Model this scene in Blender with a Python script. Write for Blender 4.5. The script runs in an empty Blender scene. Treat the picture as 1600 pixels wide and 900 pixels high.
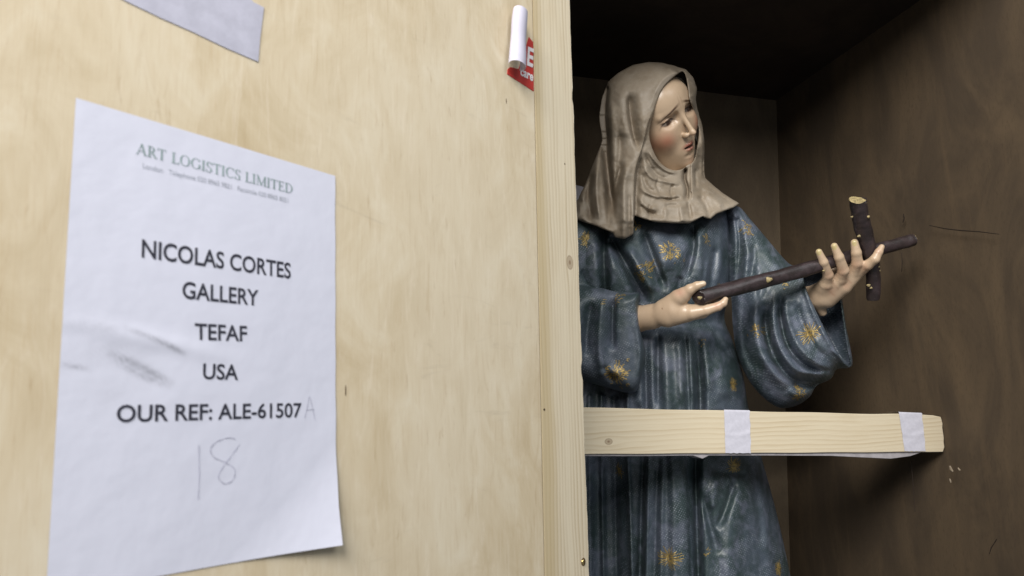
import bpy, math, random
import numpy as np
from mathutils import Vector, Matrix
from mathutils.bvhtree import BVHTree

random.seed(7)
rng = np.random.default_rng(7)
S = bpy.context.scene
C = S.collection

# ------------------------------------------------------------------ camera
FPX = 1066.667            # focal length in photo pixels (24 mm on 36 mm, 1600 px)
PITCH, ROLL = 6.26, 0.025
CAM = np.array([0.0, 0.0, 1.3])
_t = math.radians(PITCH)
f_ = np.array([0, math.cos(_t), math.sin(_t)])
u0 = np.array([0, -math.sin(_t), math.cos(_t)])
r0 = np.array([1.0, 0, 0])
u_ = math.cos(ROLL) * u0 + math.sin(ROLL) * r0
r_ = math.cos(ROLL) * r0 - math.sin(ROLL) * u0
cd = bpy.data.cameras.new('camera')
cam = bpy.data.objects.new('camera', cd)
C.objects.link(cam)
M = Matrix(((r_[0], u_[0], -f_[0], CAM[0]), (r_[1], u_[1], -f_[1], CAM[1]),
            (r_[2], u_[2], -f_[2], CAM[2]), (0, 0, 0, 1)))
cam.matrix_world = M
cd.lens = 24; cd.sensor_width = 36; cd.sensor_fit = 'HORIZONTAL'
cd.shift_y = 83 / 1600
cd.clip_start = 0.05; cd.clip_end = 50
cd.dof.use_dof = True
cd.dof.focus_distance = 1.24
cd.dof.aperture_fstop = 8.0
S.camera = cam

# ------------------------------------------------------------------ light
W = bpy.data.worlds.new('World'); S.world = W; W.use_nodes = True
bg = W.node_tree.nodes['Background']
bg.inputs[0].default_value = (0.86, 0.93, 1.0, 1)
bg.inputs[1].default_value = 0.21

def area(name, loc, tgt, sx, sy, power, col):
    l = bpy.data.lights.new(name, 'AREA'); l.shape = 'RECTANGLE'
    l.size = sx; l.size_y = sy; l.energy = power; l.color = col
    o = bpy.data.objects.new(name, l); C.objects.link(o)
    o.location = loc
    d = Vector(tgt) - Vector(loc)
    o.rotation_euler = d.to_track_quat('-Z', 'Y').to_euler()
    return o
area('ceiling_strip_light', (-0.55, -1.2, 2.8), (0.5, 1.4, 1.4), 1.5, 1.1, 112, (1.0, 0.975, 0.94))
area('side_strip_light', (1.3, -0.6, 3.0), (0.3, 1.1, 1.4), 1.2, 1.6, 22, (0.93, 0.97, 1.0))

S.view_settings.view_transform = 'Standard'
S.view_settings.look = 'None'
S.view_settings.gamma = 1
S.view_settings.exposure = 0.0
S.render.engine = 'CYCLES'
S.cycles.max_bounces = 8

# ------------------------------------------------------------------ geometry helpers
def P(px, py, d):
    """point seen at photo position (px,py) and at d metres in front of the camera"""
    px = np.asarray(px, float)[..., None]; py = np.asarray(py, float)[..., None]; d = np.asarray(d, float)[..., None]
    return CAM + d * (f_ + (px - 800) / FPX * r_ + (533 - py) / FPX * u_)

def ray(px, py):
    v = f_ + (px - 800) / FPX * r_ + (533 - py) / FPX * u_
    return v

class Plane:
    """vertical plane through two points at about eye level"""
    def __init__(s, a, b):
        s.o = np.array(a); d = np.array(b) - s.o; d[2] = 0
        s.x = d / np.linalg.norm(d); s.z = np.array([0, 0, 1.0]); s.n = np.cross(s.x, s.z)
        if np.dot(s.n, CAM - s.o) < 0: s.n = -s.n       # n looks at the viewer
    def hit(s, px, py):
        v = ray(px, py); t = np.dot(s.o - CAM, s.n) / np.dot(v, s.n)
        return CAM + t * v
    def loc(s, px, py):
        p = s.hit(px, py) - s.o
        return np.array([p @ s.x, p @ s.z])
    def w(s, x, z, n=0.0):
        return s.o + x * s.x + z * s.z + n * s.n
    def matrix(s, y_in=True):
        m = Matrix.Identity(4)
        for i, v in enumerate((s.x, -s.n, s.z)):
            for j in range(3): m[j][i] = v[j]
        for j in range(3): m[j][3] = s.o[j]
        return m

def mesh_from(name, verts, faces, smooth=False):
    me = bpy.data.meshes.new(name)
    me.from_pydata([tuple(v) for v in verts], [], [tuple(f) for f in faces])
    me.update()
    if smooth: me.shade_smooth()
    return me

def fast_mesh(name, verts, quads, smooth=True):
    me = bpy.data.meshes.new(name)
    n = len(verts); m = len(quads)
    me.vertices.add(n); me.vertices.foreach_set('co', np.asarray(verts, np.float32).ravel())
    me.loops.add(m * 4); me.loops.foreach_set('vertex_index', np.asarray(quads, np.int32).ravel())
    me.polygons.add(m)
    me.polygons.foreach_set('loop_start', np.arange(0, m * 4, 4, dtype=np.int32))
    me.polygons.foreach_set('loop_total', np.full(m, 4, np.int32))
    me.update(calc_edges=True); me.validate()
    if smooth: me.shade_smooth()
    return me

def obj(name, me, mat=None, parent=None, matrix=None):
    o = bpy.data.objects.new(name, me); C.objects.link(o)
    if mat: me.materials.append(mat)
    if matrix is not None: o.matrix_world = matrix
    if parent is not None:
        o.parent = parent
        o.matrix_parent_inverse = parent.matrix_world.inverted()
    return o

def tag(o, label, cat=None, group=None, kind=None):
    if label: o['label'] = label
    if cat: o['category'] = cat
    if group: o['group'] = group
    if kind: o['kind'] = kind
    return o

def prism(name, outline, y0, y1, mat, parent=None, matrix=None, bevel=0.0, smooth=False):
    """outline in local x,z, thickness from y0 (towards the viewer) to y1"""
    n = len(outline)
    vs = [(x, y0, z) for x, z in outline] + [(x, y1, z) for x, z in outline]
    a = sum(outline[i][0] * outline[(i + 1) % n][1] - outline[(i + 1) % n][0] * outline[i][1] for i in range(n))
    idx = list(range(n))
    if a < 0: idx = idx[::-1]
    fs = [idx, [i + n for i in idx[::-1]]]
    for k in range(n):
        i, j = idx[k], idx[(k + 1) % n]
        fs.append([j, i, i + n, j + n])
    me = mesh_from(name, vs, fs)
    o = obj(name, me, mat, parent, matrix)
    if bevel:
        b = o.modifiers.new('bevel', 'BEVEL'); b.width = bevel; b.segments = 2; b.limit_method = 'ANGLE'
    return o

# ------------------------------------------------------------------ node helper
class N:
    def __init__(s, name):
        s.m = bpy.data.materials.new(name); s.m.use_nodes = True
        s.t = s.m.node_tree; s.b = s.t.nodes['Principled BSDF']
        s.tc = s.t.nodes.new('ShaderNodeTexCoord')
    def set(s, sock, v):
        if isinstance(v, bpy.types.NodeSocket): s.t.links.new(v, sock)
        elif v is not None:
            if isinstance(v, tuple) and len(v) == 3 and sock.type == 'RGBA': v = v + (1,)
            sock.default_value = v
    def node(s, typ, **k):
        n = s.t.nodes.new(typ)
        for a, v in k.items(): setattr(n, a, v)
        return n
    def obj(s): return s.tc.outputs['Object']
    def mapping(s, v, scale=(1, 1, 1), loc=(0, 0, 0), rot=(0, 0, 0)):
        n = s.node('ShaderNodeMapping'); s.set(n.inputs[0], v)
        n.inputs['Scale'].default_value = scale; n.inputs['Location'].default_value = loc; n.inputs['Rotation'].default_value = rot
        return n.outputs[0]
    def noise(s, v, scale, detail=4, rough=0.55, dist=0.0):
        n = s.node('ShaderNodeTexNoise'); s.set(n.inputs['Vector'], v)
        n.inputs['Scale'].default_value = scale; n.inputs['Detail'].default_value = detail
        n.inputs['Roughness'].default_value = rough; n.inputs['Distortion'].default_value = dist
        return n.outputs[0]
    def math(s, op, a, b=None, c=None, clamp=False):
        n = s.node('ShaderNodeMath', operation=op, use_clamp=clamp)
        s.set(n.inputs[0], a)
        if b is not None: s.set(n.inputs[1], b)
        if c is not None: s.set(n.inputs[2], c)
        return n.outputs[0]
    def ramp(s, v, stops, interp='LINEAR'):
        n = s.node('ShaderNodeValToRGB'); s.set(n.inputs[0], v)
        n.color_ramp.interpolation = interp
        e = n.color_ramp.elements
        e[0].position = stops[0][0]; e[0].color = (*stops[0][1], 1)
        e[1].position = stops[-1][0]; e[1].color = (*stops[-1][1], 1)
        for p, c in stops[1:-1]:
            x = e.new(p); x.color = (*c, 1)
        return n.outputs[0]
    def smooth(s, v, lo, hi):
        n = s.node('ShaderNodeMapRange', interpolation_type='SMOOTHSTEP')
        s.set(n.inputs[0], v); n.inputs[1].default_value = lo; n.inputs[2].default_value = hi
        return n.outputs[0]
    def mix(s, f, a, b, mode='MIX'):
        n = s.node('ShaderNodeMix', data_type='RGBA', blend_type=mode)
        s.set(n.inputs[0], f); s.set(n.inputs[6], a); s.set(n.inputs[7], b)
        return n.outputs[2]
    def sep(s, v):
        n = s.node('ShaderNodeSeparateXYZ'); s.set(n.inputs[0], v); return n.outputs
    def comb(s, x, y, z):
        n = s.node('ShaderNodeCombineXYZ'); s.set(n.inputs[0], x); s.set(n.inputs[1], y); s.set(n.inputs[2], z)
        return n.outputs[0]
    def bump(s, h, strength=0.3, dist=0.001, normal=None):
        n = s.node('ShaderNodeBump'); s.set(n.inputs['Height'], h)
        n.inputs['Strength'].default_value = strength; n.inputs['Distance'].default_value = dist
        if normal is not None: s.set(n.inputs['Normal'], normal)
        return n.outputs[0]
    def attr(s, name):
        n = s.node('ShaderNodeAttribute', attribute_name=name); return n.outputs[0]
    def out(s, col, rough=0.5, normal=None, spec=None, coat=None, metal=None, coat_rough=None):
        s.set(s.b.inputs['Base Color'], col); s.set(s.b.inputs['Roughness'], rough)
        if normal is not None: s.set(s.b.inputs['Normal'], normal)
        if spec is not None: s.set(s.b.inputs['Specular IOR Level'], spec)
        if coat is not None: s.set(s.b.inputs['Coat Weight'], coat)
        if coat_rough is not None: s.set(s.b.inputs['Coat Roughness'], coat_rough)
        if metal is not None: s.set(s.b.inputs['Metallic'], metal)
        return s.m

# ------------------------------------------------------------------ materials
def mat_birch():
    n = N('birch_plywood'); v = n.obj()
    x, y, z = n.sep(v)
    big = n.noise(n.mapping(v, (5, 5, 2.2)), 1.0, 3, 0.5, 0.6)
    mid = n.noise(n.mapping(v, (20, 20, 11)), 1.0, 5, 0.6, 1.4)
    fine = n.noise(n.mapping(v, (900, 900, 28)), 1.0, 3, 0.6)
    fleck = n.noise(n.mapping(v, (170, 170, 26)), 1.0, 4, 0.65, 0.4)
    wisp = n.noise(n.mapping(v, (70, 70, 9), rot=(0, .10, 0)), 1.0, 5, 0.7, 2.2)
    col = n.ramp(mid, [(0.30, (0.47, 0.375, 0.235)), (0.5, (0.545, 0.45, 0.305)), (0.72, (0.61, 0.53, 0.39))])
    col = n.mix(n.smooth(big, 0.34, 0.7), col, (0.62, 0.545, 0.415), 'MIX')
    col = n.mix(0.35, col, n.ramp(mid, [(0.3, (0.46, 0.36, 0.22)), (0.55, (0.555, 0.46, 0.315)), (0.75, (0.63, 0.56, 0.43))]))
    col = n.mix(n.math('MULTIPLY', n.smooth(fine, 0.5, 0.75), 0.28), col, (0.42, 0.28, 0.14))
    col = n.mix(n.math('MULTIPLY', n.smooth(fleck, 0.60, 0.74), 0.38), col, (0.34, 0.23, 0.12))
    col = n.mix(n.math('MULTIPLY', n.smooth(wisp, 0.52, 0.75), 0.45), col, (0.68, 0.60, 0.48))
    col = n.mix(n.math('MULTIPLY', n.smooth(wisp, 0.47, 0.25), 0.32), col, (0.40, 0.29, 0.165))
    grime = n.noise(n.mapping(v, (9, 9, 40), rot=(0, .4, 0)), 1.0, 5, 0.7, 1.0)
    col = n.mix(n.math('MULTIPLY', n.smooth(grime, 0.60, 0.78), 0.22), col, (0.27, 0.22, 0.16))
    return n.out(col, 0.55, n.bump(n.math('ADD', fine, mid), 0.12, 0.0006), spec=0.35)

def mat_pine(name, axis, knots, light=(0.72, 0.60, 0.40), dark=(0.50, 0.345, 0.175), period=0.0052, stripe=None, rings=True):
    """axis: 'x' or 'z' is the direction of the grain; knots = (along, across, radius)"""
    n = N(name); v = n.obj(); x, y, z = n.sep(v)
    al, ac = (x, z) if axis == 'x' else (z, x)
    warp = n.noise(n.comb(n.math('MULTIPLY', al, 2.6), n.math('MULTIPLY', ac, 9.0), n.math('MULTIPLY', y, 6.0)), 1.0, 3, 0.5)
    f = n.math('ADD', ac, n.math('MULTIPLY', warp, 0.026))
    knotm = None
    for (ka, kc, kr) in knots:
        dx = n.math('DIVIDE', n.math('SUBTRACT', al, ka), kr * 2.6)
        dy = n.math('DIVIDE', n.math('SUBTRACT', ac, kc), kr)
        r2 = n.math('ADD', n.math('POWER', dx, 2.0), n.math('POWER', dy, 2.0))
        g = n.math('POWER', 2.718, n.math('MULTIPLY', r2, -0.35))
        f = n.math('ADD', f, n.math('MULTIPLY', n.math('MULTIPLY', g, dy), -kr * 0.9))
        rr = n.math('ADD', n.math('POWER', n.math('DIVIDE', n.math('SUBTRACT', al, ka), kr * 1.35), 2.0), n.math('POWER', dy, 2.0))
        k = n.smooth(rr, 1.25, 0.45)
        ring = n.smooth(n.math('ABSOLUTE', n.math('SUBTRACT', n.math('ADD', rr, n.math('MULTIPLY', warp, 0.5)), 1.1)), 0.40, 0.05)
        core = n.smooth(rr, 0.30, 0.02)
        k = n.math('MAXIMUM', n.math('MULTIPLY', k, 0.45), n.math('MULTIPLY', core, 0.8))
        k = n.math('MAXIMUM', k, n.math('MULTIPLY', ring, 0.6))
        knotm = k if knotm is None else n.math('MAXIMUM', knotm, k)
    ph = n.math('MULTIPLY', f, 1.0 / period)
    fr = n.math('FRACT', ph)
    band = n.math('POWER', fr, 2.2)
    band = n.math('MULTIPLY', band, n.smooth(fr, 1.0, 0.9))
    fib = n.noise(n.comb(n.math('MULTIPLY', al, 22.0), n.math('MULTIPLY', ac, 1500.0), n.math('MULTIPLY', y, 900.0)), 1.0, 3, 0.6)
    amt = n.noise(n.comb(n.math('MULTIPLY', al, 4.0), n.math('MULTIPLY', ac, 60.0), 0.0), 1.0, 2, 0.5)
    b = n.math('MULTIPLY', band, n.smooth(amt, 0.25, 0.7))
    col = n.mix(n.math('MULTIPLY', b, 0.62), light, dark)
    col = n.mix(n.math('MULTIPLY', n.smooth(fib, 0.45, 0.8), 0.25), col, dark)
    blot = n.noise(n.comb(n.math('MULTIPLY', al, 7.0), n.math('MULTIPLY', ac, 30.0), 3.0), 1.0, 3, 0.5)
    col = n.mix(n.math('MULTIPLY', n.smooth(blot, 0.5, 0.75), 0.28), col, (0.52, 0.41, 0.25))
    if stripe:
        s_ = n.smooth(n.math('ADD', ac, n.math('MULTIPLY', warp, 0.012)), stripe[1], stripe[0])
        col = n.mix(n.math('MULTIPLY', s_, 0.75), col, (0.47, 0.37, 0.21), 'MIX')
        col = n.mix(n.math('MULTIPLY', b, 0.35), col, dark)
    if knotm is not None: col = n.mix(knotm, col, (0.17, 0.095, 0.045))
    return n.out(col, 0.6, n.bump(n.math('ADD', fib, b), 0.22, 0.0005), spec=0.3)

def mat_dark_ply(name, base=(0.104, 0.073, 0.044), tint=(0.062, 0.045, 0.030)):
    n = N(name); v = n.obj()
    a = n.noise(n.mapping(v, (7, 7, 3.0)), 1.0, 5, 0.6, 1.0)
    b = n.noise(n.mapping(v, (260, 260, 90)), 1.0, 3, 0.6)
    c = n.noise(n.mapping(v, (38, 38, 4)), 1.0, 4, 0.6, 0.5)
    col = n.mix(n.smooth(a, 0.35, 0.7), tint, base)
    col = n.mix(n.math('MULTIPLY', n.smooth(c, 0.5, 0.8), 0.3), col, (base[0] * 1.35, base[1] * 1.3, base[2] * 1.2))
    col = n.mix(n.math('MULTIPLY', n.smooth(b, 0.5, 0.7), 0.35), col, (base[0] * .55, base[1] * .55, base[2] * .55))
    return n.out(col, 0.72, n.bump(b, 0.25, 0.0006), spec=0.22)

def mat_plain(name, col, rough=0.5, spec=0.4, nz=40, amt=0.12, bump=0.08, bd=0.0005, **k):
    n = N(name); v = n.obj()
    a = n.noise(v, nz, 4, 0.6)
    dk = tuple(c * (1 - amt * 2) for c in col)
    c_ = n.mix(n.smooth(a, 0.3, 0.75), dk, col)
    return n.out(c_, rough, n.bump(a, bump, bd), spec=spec, **k)

def mat_robe():
    n = N('painted_blue_cloth'); v = n.obj(); x, y, z = n.sep(v)
    a = n.noise(v, 9, 4, 0.6); b = n.noise(v, 48, 4, 0.65); c = n.noise(v, 300, 2, 0.6)
    col = n.mix(n.smooth(a, 0.38, 0.62), (0.026, 0.046, 0.047), (0.056, 0.074, 0.098))
    lil = n.noise(v, 17, 4, 0.7, 0.6)
    col = n.mix(n.math('MULTIPLY', n.smooth(lil, 0.50, 0.66), 0.55), col, (0.135, 0.145, 0.200))
    col = n.mix(n.math('MULTIPLY', n.smooth(b, 0.48, 0.72), 0.50), col, (0.125, 0.143, 0.188))
    # incised twill: fine diagonal lines crossed by short threads
    P_ = 0.0040
    d1 = n.math('ADD', n.math('MULTIPLY', x, 0.80), n.math('MULTIPLY', z, -0.60))
    d2 = n.math('ADD', n.math('MULTIPLY', x, 0.45), n.math('MULTIPLY', z, 0.90))
    w1 = n.math('SINE', n.math('ADD', n.math('MULTIPLY', d1, 6.283 / P_), n.math('MULTIPLY', a, 5.0)))
    w2 = n.math('SINE', n.math('ADD', n.math('MULTIPLY', d2, 6.283 / (P_ * 0.95)), n.math('MULTIPLY', a, 6.0)))
    tw = n.math('MULTIPLY', n.math('ADD', w1, 1.0), n.math('ADD', w2, 1.0))     # 0..4
    tw = n.math('MULTIPLY', tw, n.math('MULTIPLY', n.smooth(c, 0.30, 0.62), 0.33))
    dot_patch = n.math('ADD', n.math('MULTIPLY', n.smooth(n.noise(v, 22, 3, 0.6), 0.42, 0.66), 0.8), 0.2)
    dots = n.math('MULTIPLY', n.smooth(tw, 0.35, 0.85), dot_patch)
    col = n.mix(n.math('MULTIPLY', dots, 0.80), col, (0.27, 0.30, 0.34))  # pale twill dots, with the glint of raised threads put into their colour
    spk = n.smooth(c, 0.70, 0.80)
    col = n.mix(n.math('MULTIPLY', spk, 0.45), col, (0.30, 0.31, 0.32))
    rough = n.math('ADD', 0.27, n.math('MULTIPLY', n.math('ADD', b, lil), 0.30))
    m_ = n.noise(v, 95, 3, 0.6, 0.3)
    h = n.math('ADD', n.math('MULTIPLY', tw, 0.4), n.math('ADD', n.math('MULTIPLY', b, 2.6), n.math('MULTIPLY', m_, 1.3)))
    return n.out(col, rough, n.bump(h, 0.45, 0.0009), spec=0.7, coat=0.22, coat_rough=0.28)

def mat_veil():
    n = N('painted_beige_veil'); v = n.obj()
    a = n.noise(v, 14, 4, 0.6); b = n.noise(v, 70, 5, 0.65); c = n.noise(v, 420, 3, 0.6)
    col = n.mix(n.smooth(a, 0.35, 0.65), (0.245, 0.195, 0.140), (0.315, 0.262, 0.200))
    col = n.mix(n.math('MULTIPLY', n.smooth(b, 0.45, 0.75), 0.45), col, (0.37, 0.325, 0.265))
    col = n.mix(n.math('MULTIPLY', n.smooth(c, 0.60, 0.75), 0.30), col, (0.15, 0.115, 0.08))
    return n.out(col, 0.52, n.bump(n.math('ADD', b, n.math('MULTIPLY', c, 0.4)), 0.25, 0.0009), spec=0.38)

def mat_paint(name, rough=0.38, coat=0.18):
    n = N(name); v = n.obj(); c = n.attr('paint')
    b = n.noise(v, 60, 5, 0.6); d = n.noise(v, 420, 3, 0.6)
    col = n.mix(n.math('MULTIPLY', n.smooth(b, 0.45, 0.8), 0.22), c, (0.33, 0.22, 0.13), 'MIX')
    col = n.mix(n.math('MULTIPLY', n.smooth(d, 0.6, 0.75), 0.15), col, (0.22, 0.14, 0.08))
    return n.out(col, rough, n.bump(b, 0.10, 0.0008), spec=0.5, coat=coat, coat_rough=0.18)

def mat_bark():
    n = N('purple_brown_painted_wood'); v = n.obj()
    a = n.noise(n.mapping(v, (1, 1, 1)), 40, 5, 0.65, 0.8); b = n.noise(v, 260, 3, 0.6)
    col = n.mix(n.smooth(a, 0.35, 0.7), (0.022, 0.015, 0.014), (0.050, 0.034, 0.036))
    col = n.mix(n.math('MULTIPLY', n.smooth(b, 0.62, 0.74), 0.4), col, (0.14, 0.10, 0.10))
    return n.out(col, 0.42, n.bump(n.math('ADD', a, b), 0.4, 0.0012), spec=0.5)

M_birch = mat_birch()
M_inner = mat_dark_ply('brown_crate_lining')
M_back = mat_dark_ply('brightened_crate_back', (0.150, 0.112, 0.072), (0.105, 0.078, 0.052))  # lining ply lightened; brightness lost to the roof's shade is put into colour
M_roof = mat_dark_ply('shaded_crate_roof', (0.040, 0.028, 0.020), (0.026, 0.018, 0.013))  # lining ply darkened, the gloom under the ceiling put into its colour
M_robe = mat_robe(); M_veil = mat_veil()
M_skin = mat_paint('painted_flesh'); M_bark = mat_bark()
M_gold = mat_plain('gilding', (0.62, 0.44, 0.15), 0.38, 0.6, 500, 0.3, 0.2, metal=0.45)
M_cut = mat_plain('gilded_wood_end', (0.52, 0.41, 0.20), 0.5, 0.4, 260, 0.3, 0.7, 0.002)
M_tape = mat_plain('white_masking_tape', (0.60, 0.585, 0.65), 0.55, 0.3, 160, 0.05, 0.3, 0.0006)
M_tape2 = mat_plain('lilac_tape', (0.46, 0.455, 0.54), 0.5, 0.35, 60, 0.08, 0.3, 0.001)
M_foam = mat_plain('grey_foam_wrap', (0.42, 0.39, 0.40), 0.6, 0.3, 60, 0.12, 0.4, 0.0015)
M_ink = mat_plain('black_ink', (0.035, 0.035, 0.05), 0.6, 0.3)
M_green = mat_plain('grey_green_ink', (0.27, 0.35, 0.35), 0.6, 0.3)
M_small = mat_plain('pale_grey_ink', (0.42, 0.44, 0.50), 0.6, 0.3)
M_pencil = mat_plain('pencil_line', (0.46, 0.46, 0.56), 0.6, 0.3)
M_red = mat_plain('red_print', (0.52, 0.045, 0.035), 0.4, 0.4)
M_white = mat_plain('white_print', (0.80, 0.76, 0.76), 0.5, 0.4)
M_curl = mat_plain('white_label_back', (0.50, 0.48, 0.57), 0.45, 0.4, 30, 0.05)
M_brass = mat_plain('brass', (0.72, 0.52, 0.22), 0.28, 0.5, 60, 0.1, metal=1.0)
M_hole = mat_plain('dark_hole', (0.03, 0.018, 0.01), 0.9, 0.1)
M_gap = mat_plain('dark_gap', (0.10, 0.065, 0.035), 0.9, 0.1)

def mat_sheet(name, rough=0.6):
    n = N(name); v = n.obj(); c = n.attr('paint')
    b = n.noise(v, 26, 3, 0.5); d = n.noise(v, 500, 2, 0.5)
    return n.out(c, rough, n.bump(n.math('ADD', n.math('MULTIPLY', b, 3.0), n.math('MULTIPLY', d, 0.1)), 0.25, 0.0012), spec=0.25)
M_paper = mat_sheet('white_office_paper')

# ------------------------------------------------------------------ crate
door = Plane(P(95, 655, 0.409), P(903, 650, 0.804))
# back wall and right wall, fixed by the vertical corner between them
K = P(1224, 640, 1.753)
back = Plane(K - np.array([0.961, 0.2756, 0]) * 0.585, K)
right = Plane(K, K + np.array([0.2756, -0.961, 0]) * 0.6)
Zf, Zc = 0.36, None
zt = (P(1213, 157, 1.753))[2]
Zc = float(zt)

crate = bpy.data.objects.new('shipping_crate', None); C.objects.link(crate)
crate.location = (K[0] - 0.35, K[1] - 0.45, Zf)
tag(crate, 'open upright plywood crate with dark brown inside, standing behind its pale door', 'crate')
bpy.context.view_layer.update()

# corner edge follows the slightly out-of-true line seen in the photograph
def corner(z):
    a = P(1213, 157, 1.753); b = P(1235, 900, 1.753)
    t = (z - a[2]) / (b[2] - a[2]); return a + t * (b - a)
dl = np.array([-0.961, -0.2756, 0]); dr = np.array([0.2756, -0.961, 0])
def slab(name, c4, nrm, th, mat):
    c4 = [np.array(c) for c in c4]
    b4 = [c + nrm * th for c in c4]
    vs = c4 + b4
    fs = [(0, 1, 2, 3), (7, 6, 5, 4)] + [((i + 1) % 4, i, i + 4, (i + 1) % 4 + 4) for i in range(4)]
    return obj(name, mesh_from(name, vs, fs), mat, crate)
cb, ct = corner(Zf), corner(Zc)
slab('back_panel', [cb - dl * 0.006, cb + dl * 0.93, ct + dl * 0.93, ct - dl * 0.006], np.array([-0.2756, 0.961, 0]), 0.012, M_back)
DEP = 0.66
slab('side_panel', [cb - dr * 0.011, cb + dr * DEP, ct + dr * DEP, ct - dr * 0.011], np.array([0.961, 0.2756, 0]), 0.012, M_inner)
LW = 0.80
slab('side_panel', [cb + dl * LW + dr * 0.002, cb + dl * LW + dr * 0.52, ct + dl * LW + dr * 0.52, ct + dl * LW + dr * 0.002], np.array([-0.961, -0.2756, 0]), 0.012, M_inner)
slab('roof_panel', [ct - dl * 0.02 - dr * 0.02, ct - dl * 0.02 + dr * (DEP + .05), ct + dl * 0.93 + dr * (DEP + .05), ct + dl * 0.93 - dr * 0.02], np.array([0, 0, 1.0]), 0.018, M_roof)  # front overhang added to shade the upper side wall
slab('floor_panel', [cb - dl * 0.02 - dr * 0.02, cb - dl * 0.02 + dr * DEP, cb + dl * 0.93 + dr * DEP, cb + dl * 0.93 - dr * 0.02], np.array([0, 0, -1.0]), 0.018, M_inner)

# scuffs on the lining: short gouges pressed into the side wall
rw = Plane(ct, ct + dr)
def groove(name, pts, w, mat, plane, parent, off=0.0008, label=None):
    """thin raised/gouged line lying on a plane, points in photo coordinates"""
    L = [plane.loc(*p) for p in pts]; vs = []; fs = []
    for i, p in enumerate(L):
        a = L[max(i - 1, 0)]; b = L[min(i + 1, len(L) - 1)]
        t = (b - a) / (np.linalg.norm(b - a) + 1e-9); nn = np.array([-t[1], t[0]])
        k = 0.25 + 0.75 * math.sin(math.pi * (i + 0.5) / len(L))
        ww = w * k * 0.5
        for s_, o_ in ((-1, 0), (0, off), (1, 0)):
            q = p + nn * ww * s_; vs.append(plane.w(q[0], q[1], 0.0003 + o_))
    for i in range(len(L) - 1):
        for j in (0, 1): fs.append((i * 3 + j, i * 3 + j + 1, i * 3 + j + 4, i * 3 + j + 3))
    o = obj(name, mesh_from(name, vs, fs), mat, parent)
    if label: o['label'] = label
    return o
M_scuffd = mat_plain('dark_scratch', (0.028, 0.019, 0.013), 0.8, 0.2)
M_scuffl = mat_plain('pale_chip', (0.30, 0.24, 0.17), 0.6, 0.3)
groove('scratch', [(1452, 352), (1475, 357), (1500, 360), (1530, 362), (1562, 366)], 0.0022, M_scuffd, rw, crate)
groove('scratch', [(1412, 334), (1413, 341), (1411, 348)], 0.004, M_scuffd, rw, crate)
groove('scratch', [(1424, 720), (1427, 760), (1430, 800)], 0.0022, M_scuffd, rw, crate)
groove('scratch', [(1558, 842), (1549, 856), (1546, 866)], 0.0022, M_scuffd, rw, crate)
groove('scratch', [(1409, 395), (1410, 410), (1409, 425)], 0.0022, M_scuffd, rw, crate)
groove('chip', [(1484, 728), (1486, 733), (1489, 737)], 0.006, M_scuffl, rw, crate)
groove('chip', [(1497, 731), (1499, 734), (1501, 735)], 0.004, M_scuffl, rw, crate)
groove('chip', [(1484, 748), (1485, 751), (1486, 754)], 0.004, M_scuffl, rw, crate)

# ------------------------------------------------------------------ crate door with batten
dm = door.matrix()
droot = bpy.data.objects.new('crate_door', None); C.objects.link(droot)
droot.matrix_world = dm
tag(droot, 'pale birch plywood crate door swung open, carrying the printed sheet', 'door')
bpy.context.view_layer.update()
def line_at(p1, p2, z, plane=door):
    a = plane.loc(*p1); b = plane.loc(*p2); t = (z - a[1]) / (b[1] - a[1]); return a[0] + t * (b[0] - a[0])
zlo, zhi = 0.40 - door.o[2], 2.16 - door.o[2]
seam = lambda z: line_at((833, 0), (852, 900), z)
edge = lambda z: line_at((891, 0), (921.5, 900), z)
xl = -0.42
prism('plywood_sheet', [(xl, zlo), (seam(zlo) - 0.0019, zlo), (seam(zhi) - 0.0019, zhi), (xl, zhi)], 0.0, 0.012, M_birch, droot, dm)
kn = door.loc(891, 410)
M_batten = mat_pine('pine_batten', 'z', [(kn[1], kn[0], 0.0062)], stripe=(float(seam(0.2)) + 0.012, float(seam(0.2)) + 0.034), period=0.0062,
                    light=(0.63, 0.55, 0.41), dark=(0.36, 0.26, 0.14))
ol = [(seam(zlo) + 0.0008, zlo)]
rs = []
notches = {(890, 150): 0.0022, (907, 577): 0.0024}
zz = np.linspace(zlo, zhi, 220)
for z in zz:
    e = edge(z) + 0.0005 * math.sin(z * 37) + 0.0003 * math.sin(z * 190 + 1) + rng.normal(0, 0.00012)
    for (a, b), dp in notches.items():
        q = door.loc(a, b)[1]
        if abs(z - q) < 0.0075: e -= dp
    rs.append((e, z))
ol = [(seam(zlo) + 0.0007, zlo)] + rs + [(seam(zhi) + 0.0007, zhi)]
prism('batten', ol, 0.0006, 0.026, M_batten, droot, dm, bevel=0.0007)
prism('seam_gap', [(seam(zlo) - 0.0017, zlo), (seam(zlo) + 0.0005, zlo), (seam(zhi) + 0.0005, zhi), (seam(zhi) - 0.0017, zhi)], 0.003, 0.0115, M_hole, droot, dm)

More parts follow.
